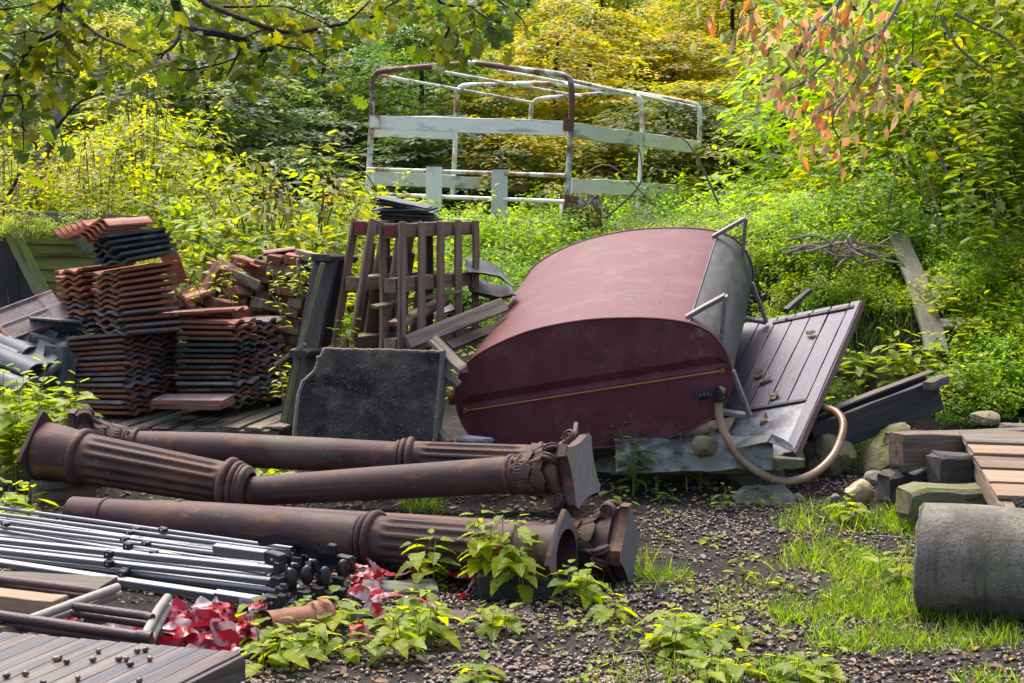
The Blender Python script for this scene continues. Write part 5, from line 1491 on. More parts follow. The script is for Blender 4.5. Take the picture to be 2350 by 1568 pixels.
# ------------------------------------------------------------------ plants
NP = np.random.default_rng(5)
def nrmz(a): return a / np.maximum(1e-6, np.linalg.norm(a, axis=-1, keepdims=True))
OVATE = (np.array([(0, 0, 0), (.33, -.25, .06), (.70, -.19, .05), (1, 0, -.06), (.70, .19, .05), (.33, .25, .06)]), [(0, 1, 2, 3), (0, 3, 4, 5)])
DIAM = (np.array([(0, 0, 0), (.45, -.30, .07), (1, 0, -.04), (.45, .30, .07)]), [(0, 1, 2), (0, 2, 3)])
BLADE = (np.array([(0, -.035, 0), (0, .035, 0), (.55, .028, .05), (.55, -.028, .05), (1, 0, .22)]), [(0, 1, 2, 3), (3, 2, 4)])
def big_mesh(pos, axis, nrm, size, col, tmpl, mat):
    tv, tf = tmpl
    ax = nrmz(axis); n = nrm - ax * np.sum(nrm * ax, 1, keepdims=True); n = nrmz(n); sd_ = np.cross(n, ax)
    k = len(tv); N = len(pos)
    v = pos[:, None, :] + size[:, None, None] * (tv[None, :, 0, None] * ax[:, None, :] + tv[None, :, 1, None] * sd_[:, None, :] + tv[None, :, 2, None] * n[:, None, :])
    me = bpy.data.meshes.new('shape')
    me.vertices.add(N * k); me.vertices.foreach_set('co', v.reshape(-1).astype(np.float32))
    fl = np.concatenate([np.array(f) for f in tf]); fs = np.array([len(f) for f in tf])
    loops = (fl[None, :] + (np.arange(N) * k)[:, None]).reshape(-1)
    me.loops.add(len(loops)); me.loops.foreach_set('vertex_index', loops.astype(np.int32))
    st = np.concatenate([[0], np.cumsum(np.tile(fs, N))[:-1]])
    me.polygons.add(N * len(tf)); me.polygons.foreach_set('loop_start', st.astype(np.int32))
    me.update(calc_edges=True)
    at = me.color_attributes.new('Col', 'FLOAT_COLOR', 'POINT')
    c = np.concatenate([np.repeat(col, k, axis=0), np.ones((N * k, 1))], 1)
    at.data.foreach_set('color', c.reshape(-1).astype(np.float32))
    me.materials.append(mat)
    me.validate()
    return me
def pick(pal, n, jit=.25):
    c = np.array([p[0] for p in pal]) * 1.25; w = np.array([p[1] for p in pal], float); w /= w.sum()
    i = NP.choice(len(pal), n, p=w)
    return c[i] * NP.uniform(1 - jit, 1 + jit, (n, 1)) * NP.uniform(.92, 1.08, (n, 3))
PAL = {
 'dark': [((.035, .085, .018), 5), ((.055, .12, .02), 5), ((.13, .20, .02), 3), ((.24, .26, .04), 1.4)],
 'yg': [((.16, .21, .012), 5), ((.25, .28, .012), 4), ((.09, .15, .015), 4), ((.34, .30, .02), 2)],
 'yellow': [((.40, .33, .012), 5), ((.30, .30, .015), 4), ((.17, .22, .015), 4), ((.08, .13, .015), 2)],
 'gold': [((.30, .25, .012), 4), ((.38, .32, .05), 3), ((.30, .17, .02), 1), ((.20, .25, .012), 6), ((.09, .14, .012), 4)],
 'olive': [((.07, .11, .012), 5), ((.12, .15, .012), 4), ((.20, .20, .015), 2), ((.04, .07, .015), 4)],
 'bright': [((.19, .32, .010), 5), ((.14, .25, .010), 5), ((.27, .36, .012), 3), ((.08, .15, .02), 3)],
 'pale': [((.22, .28, .08), 4), ((.14, .21, .05), 4), ((.30, .33, .12), 2), ((.09, .16, .04), 3)],
}
def sprays(centers, outs, n_leaf, length, lsize, pal, tmpl, droop=.25, flat=.3, clumpjit=.45):
    """flat leafy sprays: one colour family per spray, leaves in two rows along a bending twig with side twigs"""
    S = len(centers)
    base = pick(pal, S, .2)
    idx = np.repeat(np.arange(S), n_leaf); N = len(idx)
    o = nrmz(outs)[idx]
    side = nrmz(np.cross(o, np.array([0, 0, 1.0])[None]) + NP.normal(0, .12, (N, 3)))
    t = NP.uniform(0, 1, N); u = NP.uniform(-1, 1, N) * (1.05 - .75 * t)
    Ls = (length * NP.uniform(.7, 1.25, S))[idx]
    up = np.array([0, 0, 1.0])[None]
    pos = centers[idx] + o * (t * Ls)[:, None] + side * (u * Ls * .55)[:, None] + up * (-droop * Ls * (t ** 2 + .5 * u ** 2) + NP.normal(0, .035, N))[:, None]
    axis = o * NP.uniform(.3, 1, (N, 1)) + side * (np.sign(u) * NP.uniform(.2, 1, N))[:, None] + up * NP.uniform(-.75, .05, (N, 1))
    nr = up * flat + NP.normal(0, .30, (N, 3)) + o * .35 + np.array([0, -.15, .45])[None]
    size = lsize * NP.uniform(.6, 1.25, N)
    mixc = pick(pal, N, .2)
    col = base[idx] * (1 - clumpjit) + mixc * clumpjit
    return pos, axis, nr, size, col
def trunk_geo(H, r, seed, limbs, lean=(0, 0), lim_r=.3):
    rr = random.Random(seed)
    pts = [V((lean[0] * t * H + .1 * math.sin(t * 4 + seed), lean[1] * t * H, H * t)) for t in np.linspace(0, 1, 8)]
    vs, fs = tube_geo(pts, [r, r * .3], 8)
    tips = []
    for k in range(limbs):
        t = rr.uniform(.15, .92); p = V((lean[0] * t * H + .1 * math.sin(t * 4 + seed), lean[1] * t * H, H * t))
        a = rr.uniform(0, 6.28); L = lim_r * H * (1.1 - t * .7) * rr.uniform(.7, 1.1)
        d = V((math.cos(a), math.sin(a), rr.uniform(.05, .5)))
        q = [p, p + d * L * .5, p + d * L + V((0, 0, -.08 * L))]
        v2, f2 = tube_geo(catmull(q, 3), [r * .35 * (1 - t * .6), .006], 5)
        b = len(vs); vs += v2; fs += [tuple(b + i for i in f) for f in f2]
        tips.append((q, a))
    return vs, fs, tips
TREES = {}
def tree_variant(key, pal, H, rad, nsp, nl, lsize, seed, low=.06, tmpl=OVATE, length=.62, tr=.06, lean=(0, 0)):
    global NP
    NP = np.random.default_rng(seed)
    vs, fs, tips = trunk_geo(H, tr, seed, 16, lean)
    tm = autosmooth(mesh(vs, fs, M['bark']), 60)
    h = low + (1 - low) * NP.uniform(0, 1, nsp) ** .9
    gap = np.sin(h * 9 + seed) * np.cos(h * 17)
    env = rad * (np.sin(np.pi * np.clip(h * .92 + .1, 0, 1)) ** .6) * (1 - .35 * h)
    # uneven outline: lobes that differ by direction and height
    a = NP.uniform(0, 2 * np.pi, nsp)
    lob = 1 + .28 * np.sin(3 * a + 5 * h * 3 + seed) + .18 * np.sin(7 * a - 9 * h + 2 * seed)
    rr_ = env * lob * np.sqrt(NP.uniform(.10, 1, nsp))
    layer = np.round(h * H / .42 + .25 * np.sin(a * 3)) * .42 * .15 + h * H * .85 + .12 * np.sin(a * 2 + seed)              # leaves gather in tiers
    c = np.stack([np.cos(a) * rr_ + lean[0] * h * H, np.sin(a) * rr_ + lean[1] * h * H, layer], 1)
    outs = np.stack([np.cos(a), np.sin(a), np.zeros(nsp)], 1) + NP.normal(0, .3, (nsp, 3)) * [1, 1, .25]
    cm = big_mesh(*sprays(c, outs, nl, length, lsize, PAL[pal], tmpl), tmpl, M['leaf'])
    TREES[key] = (tm, cm)
for _k, _p, _H, _r, _n, _s in (('dark', 'dark', 4.2, 1.75, 430, 1), ('dark2', 'dark', 3.8, 1.6, 410, 2), ('yg', 'yg', 4.0, 1.65, 430, 3), ('yellow', 'yellow', 3.9, 1.6, 420, 4), ('gold', 'gold', 4.2, 1.7, 560, 5), ('gold2', 'gold', 3.8, 1.6, 540, 6), ('olive', 'olive', 4.0, 1.65, 420, 7), ('pale', 'pale', 4.4, 1.8, 440, 8)):
    tree_variant(_k, _p, _H, _r, int(_n * 1.15), 25, {'dark': .11, 'pale': .12, 'yg': .085, 'olive': .10}.get(_k, .09), _s, length=.46)
    TREES[_k] = TREES[_k] + (_H,)
def put_tree(key, x, y, s, rz, label, tint=(1, 1, 1), z=None, nm='tree', cat='tree', group='trees behind the yard', rr=random):
    z = hgt(x, y) - .05 if z is None else z
    top = CAMZ + y * float(np.interp(y, [16.5, 18, 20.5, 23, 26, 29, 34, 45], [.015, .035, .062, .092, .120, .135, .15, .16]))
    zs = max(1.2, top - z) / (TREES[key][2] * s) * rr.choice((.85, .95, 1.05, 1.2, 1.45))
    mw = Matrix.Translation((x, y, z)) @ Matrix.Rotation(rz, 4, 'Z') @ Matrix.Diagonal((s, s, s * zs, 1))
    o = link(bpy.data.objects.new(nm, None), None, mw); tag(o, label, cat, group)
    ob('trunk', TREES[key][0], mw, o)
    c = ob('crown', TREES[key][1], mw, o, tint); c['kind'] = 'stuff'
    return o
def build_forest():
    rr = random.Random(8)
    L = [ # pixel x, distance, kind, scale, label
     (-60, 17.2, 'yellow', .80, 'yellow-leaved tree at the far left edge behind the shed panel'),
     (150, 18.6, 'yellow', .9, 'yellow-leaved tree right of the pale leaning trunk'),
     (330, 17.8, 'yg', .72, 'yellow-green sapling behind the tile tower'),
     (490, 19.6, 'dark', .95, 'dark green tree behind the brick heap'),
     (640, 18.4, 'dark2', .72, 'dark green low tree left of the trailer frame'),
     (800, 20.2, 'dark', 1.0, 'dark green tree right behind the left end of the trailer frame'),
     (960, 21.2, 'dark2', .95, 'dark green tree seen through the trailer hoops'),
     (1120, 22.0, 'gold2', .9, 'golden-green tree above the trailer roof peak'),
     (1290, 21.0, 'gold', .95, 'golden tree behind the right half of the trailer frame'),
     (1450, 20.4, 'gold2', 1.0, 'golden-orange tree behind the far hoop of the trailer'),
     (1600, 20.8, 'gold', 1.0, 'orange-gold tree right of the trailer frame'),
     (1750, 19.2, 'olive', .85, 'olive green tree below the orange cherry leaves'),
     (1900, 18.8, 'olive', .80, 'dark olive tree in the gap left of the right-hand bush'),
     (2060, 18.0, 'dark2', .85, 'dark tree behind the right-hand bush'),
     (2220, 17.6, 'yg', .95, 'yellow-green tree behind the right-hand bush'),
     (2400, 17.2, 'yg', 1.0, 'yellow-green tree at the right edge of the wood'),
     (70, 20.6, 'yg', 1.0, 'yellow-green tree behind the pale leaning trunk'), (240, 21.4, 'yellow', 1.0, 'yellow tree between oak bough and tile tower'), (400, 21.8, 'yg', 1.0, 'leafy yellow-green tree above the brick heap'),
     (570, 22.4, 'dark2', 1.05, 'dark green tree under the large oak bough'), (740, 22.9, 'dark', 1.0, 'dark green tree under the right end of the large oak bough'), (1030, 18.9, 'dark', .8, 'low dark green tree inside the trailer hoops'),
     (1210, 18.7, 'gold2', .75, 'low golden tree behind the rusty front hoop'), (1380, 18.9, 'gold', .75, 'low golden tree seen through the right side of the trailer'), (1540, 18.5, 'olive', .8, 'olive sapling at the right end of the trailer frame'), (1680, 18.2, 'gold2', .75, 'golden sapling left of the olive tree'),
     (1360, 23.4, 'gold2', 1.0, 'gold-leaved tree over the far end of the trailer roof'), (1560, 23.2, 'gold', 1.05, 'orange-tinted tree left of the cherry bough'), (1780, 22.2, 'gold', 1.0, 'golden tree just left of the drooping cherry leaves'), (1980, 21.6, 'olive', 1.0, 'olive tree straight behind the cherry leaves'), (2180, 20.8, 'dark', 1.0, 'dark tree deep behind the tall right bushes'),
     (40, 23.5, 'yg', 1.05, 'yellow-green tree at the back left'), (260, 25, 'pale', .95, 'pale green tall tree at the back left behind the oak branches'),
     (470, 24.2, 'yg', 1.05, 'yellow-green tree behind the dark trees at left'), (700, 25.5, 'pale', 1.0, 'pale green tall tree behind the left trailer post'),
     (900, 26, 'yg', 1.05, 'yellow-green tree at the back left of centre'), (1090, 27, 'pale', 1.05, 'pale hazy green tree at the top centre'),
     (1300, 25.5, 'yellow', 1.1, 'bright yellow tree at the top right of centre'), (1500, 25.0, 'yellow', 1.15, 'yellow tree at the back above the far hoop'),
     (1680, 26, 'gold', 1.15, 'tall golden tree behind the cherry branch'), (1880, 24.5, 'gold2', 1.15, 'golden tree behind the cherry leaves'),
     (2080, 24, 'olive', 1.1, 'olive tree at the back right'), (2300, 23.5, 'pale', 1.0, 'pale green tree at the back right corner'),
    ]
    for i, (px, d, k, s, lb) in enumerate(L):
        x = (px - CX) / FPX * d * .996
        put_tree(k, x, d, s, rr.uniform(0, 6.28), lb, (lambda f: (f * rr.uniform(.9, 1.1), f, f * rr.uniform(.9, 1.2)))(rr.choice((.6, .8, .95, 1.1)) if 'gold' not in k and k != 'yellow' else rr.uniform(.9, 1.15)), rr=rr)
    # far row and the ones closing the view to the sides
    k = 0
    for row, d in enumerate((31, 36.5, 43)):
        for j in range(12):
            x = (-13 + 2.4 * j + (row % 2) * 1.2) * (d / 33) + rr.uniform(-.5, .5)
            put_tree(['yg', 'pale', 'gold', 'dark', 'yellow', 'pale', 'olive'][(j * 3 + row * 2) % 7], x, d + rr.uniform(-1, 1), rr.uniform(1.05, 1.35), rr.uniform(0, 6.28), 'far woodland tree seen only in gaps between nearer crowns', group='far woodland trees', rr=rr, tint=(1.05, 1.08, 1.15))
build_forest()
def build_pale_trunk():
    root = thing('leaning_trunk', 'pale bare trunk leaning right behind the shed panel at left', 'tree', P(75, 445, 13.6))
    pts = [P(*p) for p in ((60, 520, 13.6), (78, 440, 13.6), (100, 370, 13.62), (122, 300, 13.65), (135, 240, 13.7), (140, 120, 13.8), (150, -60, 14))]
    tube('trunk', pts, [.075, .06, .055, .05, .045, .04, .035], M['bark_pale'], root, 10, 4)
    for q in (((125, 300, 13.65), (175, 240, 13.5), (230, 215, 13.4)), ((100, 370, 13.6), (60, 300, 13.5), (30, 280, 13.4)), ((8, 470, 13.3), (50, 390, 13.3), (75, 330, 13.4))):
        tube('branch', [P(*p) for p in q], [.018, .008], M['bark'], root, 6, 4)
build_pale_trunk()

# ------------------------------------------------------------------ single leaves as parts
def leaf_outline_mesh(outline, mat, fold=.12, droop=.1, rows=None):
    """outline = half outline [(x, halfwidth)...] from base to tip; folded on the midrib"""
    vs, fs = [], []
    n = len(outline)
    for (x, w) in outline: vs.append((x, 0, -droop * x * x))
    for s in (-1, 1):
        for (x, w) in outline: vs.append((x + .0, s * w, fold * w - droop * x * x + .015 * math.sin(x * 23) * (w > .08)))
    for k in range(n - 1):
        fs.append((k, k+1, n+k+1, n+k)[::1]); fs.append((k, 2*n+k, 2*n+k+1, k+1))
    me = mesh(vs, fs, mat)
    at = me.color_attributes.new('Col', 'FLOAT_COLOR', 'POINT')
    at.data.foreach_set('color', np.ones(len(vs) * 4, dtype=np.float32))
    return me
def serr(n, f, tooth):
    o = []
    for k in range(n + 1):
        t = k / n
        w = f(t)
        o.append((t, w))
        if 0 < k < n: o.append((t + .25 / n, w * (1 - tooth)))
    return o
nettle_f = lambda t: .02 + .36 * (math.sin(math.pi * min(1, t ** .62)) ** .9) * (1 - .25 * t) if t < 1 else .0
NET = [leaf_outline_mesh(serr(7, nettle_f, .22), M['leaf'], .25, dr) for dr in (.15, .3, .45)]
oak_f = [(0, .01), (.08, .03), (.16, .05), (.22, .15), (.28, .17), (.34, .09), (.42, .21), (.50, .26), (.55, .25), (.60, .13), (.68, .26), (.76, .28), (.81, .15), (.88, .20), (.95, .15), (1, 0)]
OAK = [leaf_outline_mesh([(x, w * k) for x, w in oak_f], M['leaf'], fo, dr) for k, fo, dr in ((1.15, .2, .1), (1.0, .5, .25), (1.25, -.1, .35))]
CHE = [leaf_outline_mesh([(0, .01), (.12, .10), (.3, .185), (.5, .20), (.7, .15), (.87, .07), (1, 0)], M['leaf'], fo, dr) for fo, dr in ((.35, .2), (.8, .35), (.15, .55), (.5, -.3))]
def nettle(x, y, h, rr, label, group, parts=True, z=None, ls=1.0, col=((.23, .30, .008), (.30, .35, .010), (.15, .22, .012)), nm='nettle', cat='nettle', lean=.12, dens=1.0):
    z = hgt(x, y) if z is None else z
    root = thing(nm, label, cat, (x, y, z), group)
    la = rr.uniform(0, 6.28); lx, ly = math.cos(la) * lean * h, math.sin(la) * lean * h
    st = [V((x, y, z - .01)), V((x + lx * .3, y + ly * .3, z + h * .5)), V((x + lx, y + ly, z + h))]
    st[2] = st[1].lerp(st[2], .88)
    tube('stem', st, [.0035, .0018], M['stem'], root, 5, 3)
    n = max(3, int(h / .05 * dens))
    a = rr.uniform(0, 3.14)
    data = []
    for k in range(n):
        t = .2 + .78 * (k + .9) / n
        p = V((x + lx * t * t, y + ly * t * t, z + h * t))
        a += math.pi / 2 + rr.uniform(-.3, .3)
        s = ls * (.062 + .05 * math.sin(math.pi * min(1, t * .85))) * (1.0 if t < .85 else .7) * rr.uniform(.8, 1.2)
        for b in (0, math.pi):
            if rr.random() < .08: continue
            el = rr.uniform(-.45, .25) + (.3 if t > .9 else 0)
            d = V((math.cos(a + b) * math.cos(el), math.sin(a + b) * math.cos(el), math.sin(el)))
            pet = p + d * .022
            c = rr.choice(col); f = rr.uniform(.85, 1.18)
            data.append((pet, d, s, tuple(q * f for q in c)))
    if parts:
        for (pet, d, s, c) in data:
            m = frame(pet, d, V((rr.uniform(-.25, .25), rr.uniform(-.25, .25), 1))) @ Matrix.Scale(s, 4)
            ob('leaf', rr.choice(NET), m, root, c)
    else:
        N = len(data)
        me = big_mesh(np.array([d[0] for d in data]) - np.array([x, y, z]), np.array([d[1] for d in data]), np.array([(rr.uniform(-.25, .25), rr.uniform(-.25, .25), 1) for _ in data]), np.array([d[2] for d in data]) * 1.1, np.array([d[3] for d in data]), OVATE, M['leaf'])
        f = ob('foliage', me, Matrix.Translation((x, y, z)), root); f['kind'] = 'stuff'
    return root
def build_nettles():
    rr = random.Random(17)
    # px region (x0,x1,y0,y1 of the feet), count, height range, label
    near = [((1085, 1225, 1352, 1385), 8, (.2, .38), 'tall bright nettle in front of the iron columns', 'nettles before the columns'),
            ((945, 1005, 1340, 1352), 3, (.18, .25), 'small nettle left of the tape strand', 'nettles by the tape strand'),
            ((1275, 1350, 1385, 1402), 5, (.12, .2), 'nettle at the foot of the column foot plate', 'nettles by the foot plate'),
            ((690, 1005, 1425, 1525), 27, (.08, .17), 'low nettle in the foreground patch below the tape', 'nettles of the foreground patch'),
            ((560, 690, 1445, 1545), 11, (.08, .15), 'low nettle beside the corner of the table board', 'nettles by the table board'),
            ((1520, 1735, 1435, 1510), 14, (.06, .13), 'low nettle in the right foreground patch', 'nettles of the right foreground'),
            ((1110, 1175, 1440, 1470), 3, (.07, .12), 'little nettle on the acorns at centre', 'nettles at centre'),
            ((1560, 1700, 1540, 1590), 4, (.05, .09), 'nettle cut by the lower frame edge', 'nettles at the lower edge'),
            ((1820, 1900, 1540, 1590), 4, (.06, .1), 'nettle in the grass at the lower edge', 'nettles in the grass'),
            ((1075, 1115, 1560, 1580), 2, (.04, .07), 'tiny nettle at the bottom edge, centre', 'nettles bottom centre'),
            ((1385, 1420, 1415, 1430), 2, (.06, .09), 'tiny nettle right of the timber block', 'nettles right of the block'),
            ((1925, 1990, 1195, 1215), 3, (.1, .16), 'nettle below the tan stone', 'nettles below the stones'),
            ((2000, 2070, 1330, 1350), 3, (.08, .12), 'nettle in the grass left of the concrete pipe', 'nettles left of the pipe')]
    for (x0, x1, y0, y1), n, (h0, h1), lb, g in near:
        for k in range(n):
            p = PZ(rr.uniform(x0, x1), rr.uniform(y0, y1), 0)
            nettle(p.x, p.y, rr.uniform(h0, h1), rr, lb, g, ls=.95)
    far = [((-10, 178, 1010, 1060), 34, (.40, .68), 9.25, 'bright nettle in the patch left of the tiles', 'nettles left of the tiles'),
           ((0, 70, 1090, 1150), 9, (.12, .3), 8.1, 'nettle at the left edge beside the column foot', 'nettles by the left column foot'),
           ((540, 665, 1000, 1012), 9, (.08, .13), 9.1, 'low nettle between pallet and slab', 'nettles before the pallet'),
           ((640, 690, 900, 950), 5, (.15, .3), 9.9, 'weed between the pallet and the black bench', 'weeds by the bench'),
           ((770, 830, 800, 830), 4, (.2, .3), 9.55, 'weed growing up inside the leaning pallet', 'weeds in the pallet')]
    for (x0, x1, y0, y1), n, (h0, h1), d, lb, g in far:
        for k in range(n):
            p = P(rr.uniform(x0, x1), rr.uniform(y0, y1), d + rr.uniform(-.3, .3))
            nettle(p.x, p.y, rr.uniform(h0, h1), rr, lb, g, parts=False, z=None if d < 9.4 else p.z - .05, ls=1.0 if d < 9.4 else .55)
    for (x0, x1, y0, y1), n in (((632, 715, 620, 790), 16), ((440, 560, 640, 730), 10)):
        for k in range(n):
            p = P(rr.uniform(x0, x1), rr.uniform(y0, y1), 10.68)
            nettle(p.x, p.y, rr.uniform(.08, .2), rr, 'bright creeper sprig growing out of the brick heap', 'creeper on the bricks', parts=False, z=p.z, ls=.5, nm='creeper', cat='creeper', lean=.6)
    for k in range(70):
        p = PZ(rr.uniform(950, 2080), rr.uniform(1240, 1575), 0)
        nettle(p.x, p.y, rr.uniform(.02, .05), rr, 'tiny green seedling among the acorns', 'seedlings among the acorns', parts=False, ls=rr.uniform(.3, .6), nm='seedling', cat='seedling', lean=.4)
    # right bank nettles
    for k in range(60):
        x, y = rr.uniform(1960, 2380), rr.uniform(720, 930)
        if y > 930 or (x < 2160 and y < 870): continue
        p = GP(x, y)
        nettle(p.x, p.y, rr.uniform(.15, .38), rr, 'nettle on the right bank beside the mossy plank', 'nettles on the right bank', parts=False, ls=1.0, lean=.3)
    for k in range(34):
        px, d = rr.uniform(2090, 2390), rr.uniform(11.3, 12.8)
        if px < 2170 and d < 12.1: continue
        x = (px - CX) / FPX * d
        nettle(x, d, rr.uniform(.7, 1.7), rr, 'leggy bright sapling on the right bank', 'saplings on the right bank', parts=False, ls=rr.uniform(.7, 1.1), nm='sapling', cat='sapling', lean=.35, dens=.55, col=((.10, .17, .012), (.16, .23, .012), (.07, .12, .015)))
    for k in range(22):
        p = GP(rr.uniform(2060, 2380), rr.uniform(860, 950))
        nettle(p.x, p.y, rr.uniform(.15, .36), rr, 'nettle spilling down above the right-hand timbers', 'nettles above the right timbers', parts=False, ls=.95, lean=.35)
    dk = ((.05, .09, .02), (.08, .13, .02), (.12, .18, .02))
    for k in range(22):
        p = PZ(rr.uniform(1430, 1650), rr.uniform(1105, 1150), 0)
        nettle(p.x, p.y + .05, rr.uniform(.12, .42), rr, 'dark bramble shoot growing in front of the zinc sheet', 'bramble shoots below the tank', parts=False, ls=.75, col=dk, nm='bramble_shoot', cat='bramble', lean=.25)
    for k in range(16):
        p = PZ(rr.uniform(1400, 1800), rr.uniform(1140, 1185), 0)
        nettle(p.x, p.y, rr.uniform(.06, .14), rr, 'small weed in the leaf litter below the tank', 'weeds below the tank', parts=False, ls=.6, col=dk, nm='weed', cat='weed')
build_nettles()

# ------------------------------------------------------------------ overhanging boughs
def bough(name, label, cat, crop, d, curves, radii, nleaf, meshes, lsz, cols, hang, spread, mat, seed, extra=0, tip_only=0, back=0):
    rr = random.Random(seed)
    p0 = PK(crop, *curves[0][0], d)
    root = thing(name, label, cat, p0)
    pool = []
    for k, c in enumerate(curves):
        pts = [PK(crop, u, v, d + .10 * math.sin(i * 1.3 + k)) for i, (u, v) in enumerate(c)]
        r = radii[k] if k < len(radii) else radii[-1]
        tube('branch', pts, [r, r * .45], mat, root, 7, 5)
        pool += catmull(pts, 6)[int(tip_only * 5):]
    def one():
        p = rr.choice(pool) + V((rr.gauss(0, spread), rr.gauss(back, spread * 1.1), rr.gauss(-spread * .15, spread * .65)))
        dd = V((rr.uniform(-1, 1), rr.uniform(-1, 1), -hang + rr.uniform(-.5, .5))).normalized()
        return p, dd, lsz * rr.uniform(.5, 1.25), tuple(q * rr.uniform(.85, 1.15) for q in rr.choice(cols))
    for k in range(nleaf):
        p, dd, s, c = one()
        ob('leaf', rr.choice(meshes), frame(p, dd, V((rr.uniform(-.6, .6), -.75, rr.uniform(.1, .9)))) @ Matrix.Scale(s, 4), root, c)
    if extra:
        D = [one() for _ in range(extra)]
        me = big_mesh(np.array([q[0] - p0 for q in D]), np.array([q[1] for q in D]), NP.normal(0, .4, (extra, 3)) + np.array([0, -.6, .5]), np.array([q[2] for q in D]), np.array([q[3] for q in D]), OVATE, M['leaf'])
        f = ob('foliage', me, Matrix.Translation(p0), root); f['kind'] = 'stuff'
    return root
OC = [(.075, .12, .010), (.10, .145, .010), (.13, .17, .010), (.16, .18, .012), (.06, .095, .012)]
bough('oak_bough', 'oak bough hanging in at the top left corner', 'branch', 9, 7.6,
      [[(352, -220), (348, 0), (335, 110), (305, 195), (200, 245), (120, 340), (35, 440), (22, 540), (-20, 650)], [(345, 0), (430, 95), (590, 215), (700, 258), (860, 340)], [(592, 215), (580, 300), (575, 410)],
       [(300, 200), (180, 180), (60, 200), (-40, 160)], [(130, 330), (140, 200), (130, 100)], [(30, 550), (120, 560), (130, 700), (135, 860)], [(345, 20), (230, 120), (130, 190)], [(120, 330), (240, 400), (360, 420), (450, 440)], [(-60, 60), (120, 40), (240, 10)]],
      [.016, .009, .006], 290, OAK, .092, OC, .4, .085, M['bark'], 31, 120, back=.10)
bough('oak_bough', 'large dark curving oak bough across the top left of centre', 'branch', 9, 7.9,
      [[(995, -220), (1005, 0), (1060, 110), (1130, 170), (1250, 190), (1400, 232), (1480, 285), (1560, 280)], [(1080, -160), (1160, 0), (1300, 70), (1450, 130), (1650, 185), (1900, 150), (2200, 80)],
       [(1030, 60), (1035, 170), (1000, 260), (930, 320), (935, 420)], [(960, 310), (1000, 390), (1100, 400), (1250, 370), (1360, 330)], [(1385, 240), (1365, 310), (1300, 440)], [(1560, 190), (1600, 260), (1750, 290), (1840, 360)],
       [(1400, 220), (1480, 180), (1530, 170)], [(1270, 40), (1400, 40), (1600, 35), (1700, 60), (1900, 150)], [(930, 310), (800, 330), (700, 360)], [(950, 10), (930, 100), (900, 160)], [(2000, 120), (2100, 30), (2150, -40)], [(1650, 180), (1560, 160), (1500, 100)]],
      [.028, .017, .010, .008, .008, .007], 300, OAK, .092, OC, .4, .10, M['bark'], 32, 160, back=.12)
bough('oak_bough', 'small oak bough hanging over the trailer frame', 'branch', 10, 8.0,
      [[(480, -160), (500, 0), (560, 40), (560, 180), (575, 210), (520, 320)], [(560, 40), (740, 40), (800, -20)], [(740, 50), (800, 100), (900, 150), (960, 150)], [(575, 205), (640, 260), (620, 350)], [(860, -60), (950, 20), (1080, 120), (1140, 210)], [(280, -40), (150, 40), (60, 100)]],
      [.011, .007, .006], 190, OAK, .09, OC, .5, .075, M['bark'], 33, back=.08)
CC = [(.40, .17, .04), (.38, .22, .09), (.24, .23, .07), (.40, .26, .13), (.18, .20, .06), (.36, .17, .07), (.30, .24, .11), (.20, .22, .08), (.16, .2, .05)]
bough('cherry_bough', 'orange-leaved cherry branches drooping at the top right', 'branch', 11, 10.6,
      [[(1250, -150), (1180, 0), (1100, 100), (1000, 200), (930, 290), (850, 430), (780, 490), (690, 520)], [(1450, 200), (1250, 300), (1060, 420), (1000, 480), (900, 550), (780, 590)], [(1560, 0), (1450, 200), (1350, 350), (1330, 430), (1260, 540), (1220, 600), (1100, 690), (1020, 720), (950, 715)],
       [(1220, 600), (1150, 700), (1130, 800), (1180, 900), (1170, 960)], [(620, -60), (600, 10), (560, 80), (520, 200)], [(590, 60), (620, 130), (690, 220), (740, 240)], [(1400, -40), (1300, 120), (1200, 200), (1110, 170)], [(1340, 430), (1420, 520), (1500, 600), (1560, 640)], [(1000, 200), (900, 160), (860, 120)], [(1500, 560), (1350, 600), (1300, 680)]],
      [.02, .013, .014, .008, .008, .006], 300, CHE, .098, CC, 1.3, .115, M['twig'], 34, 130)

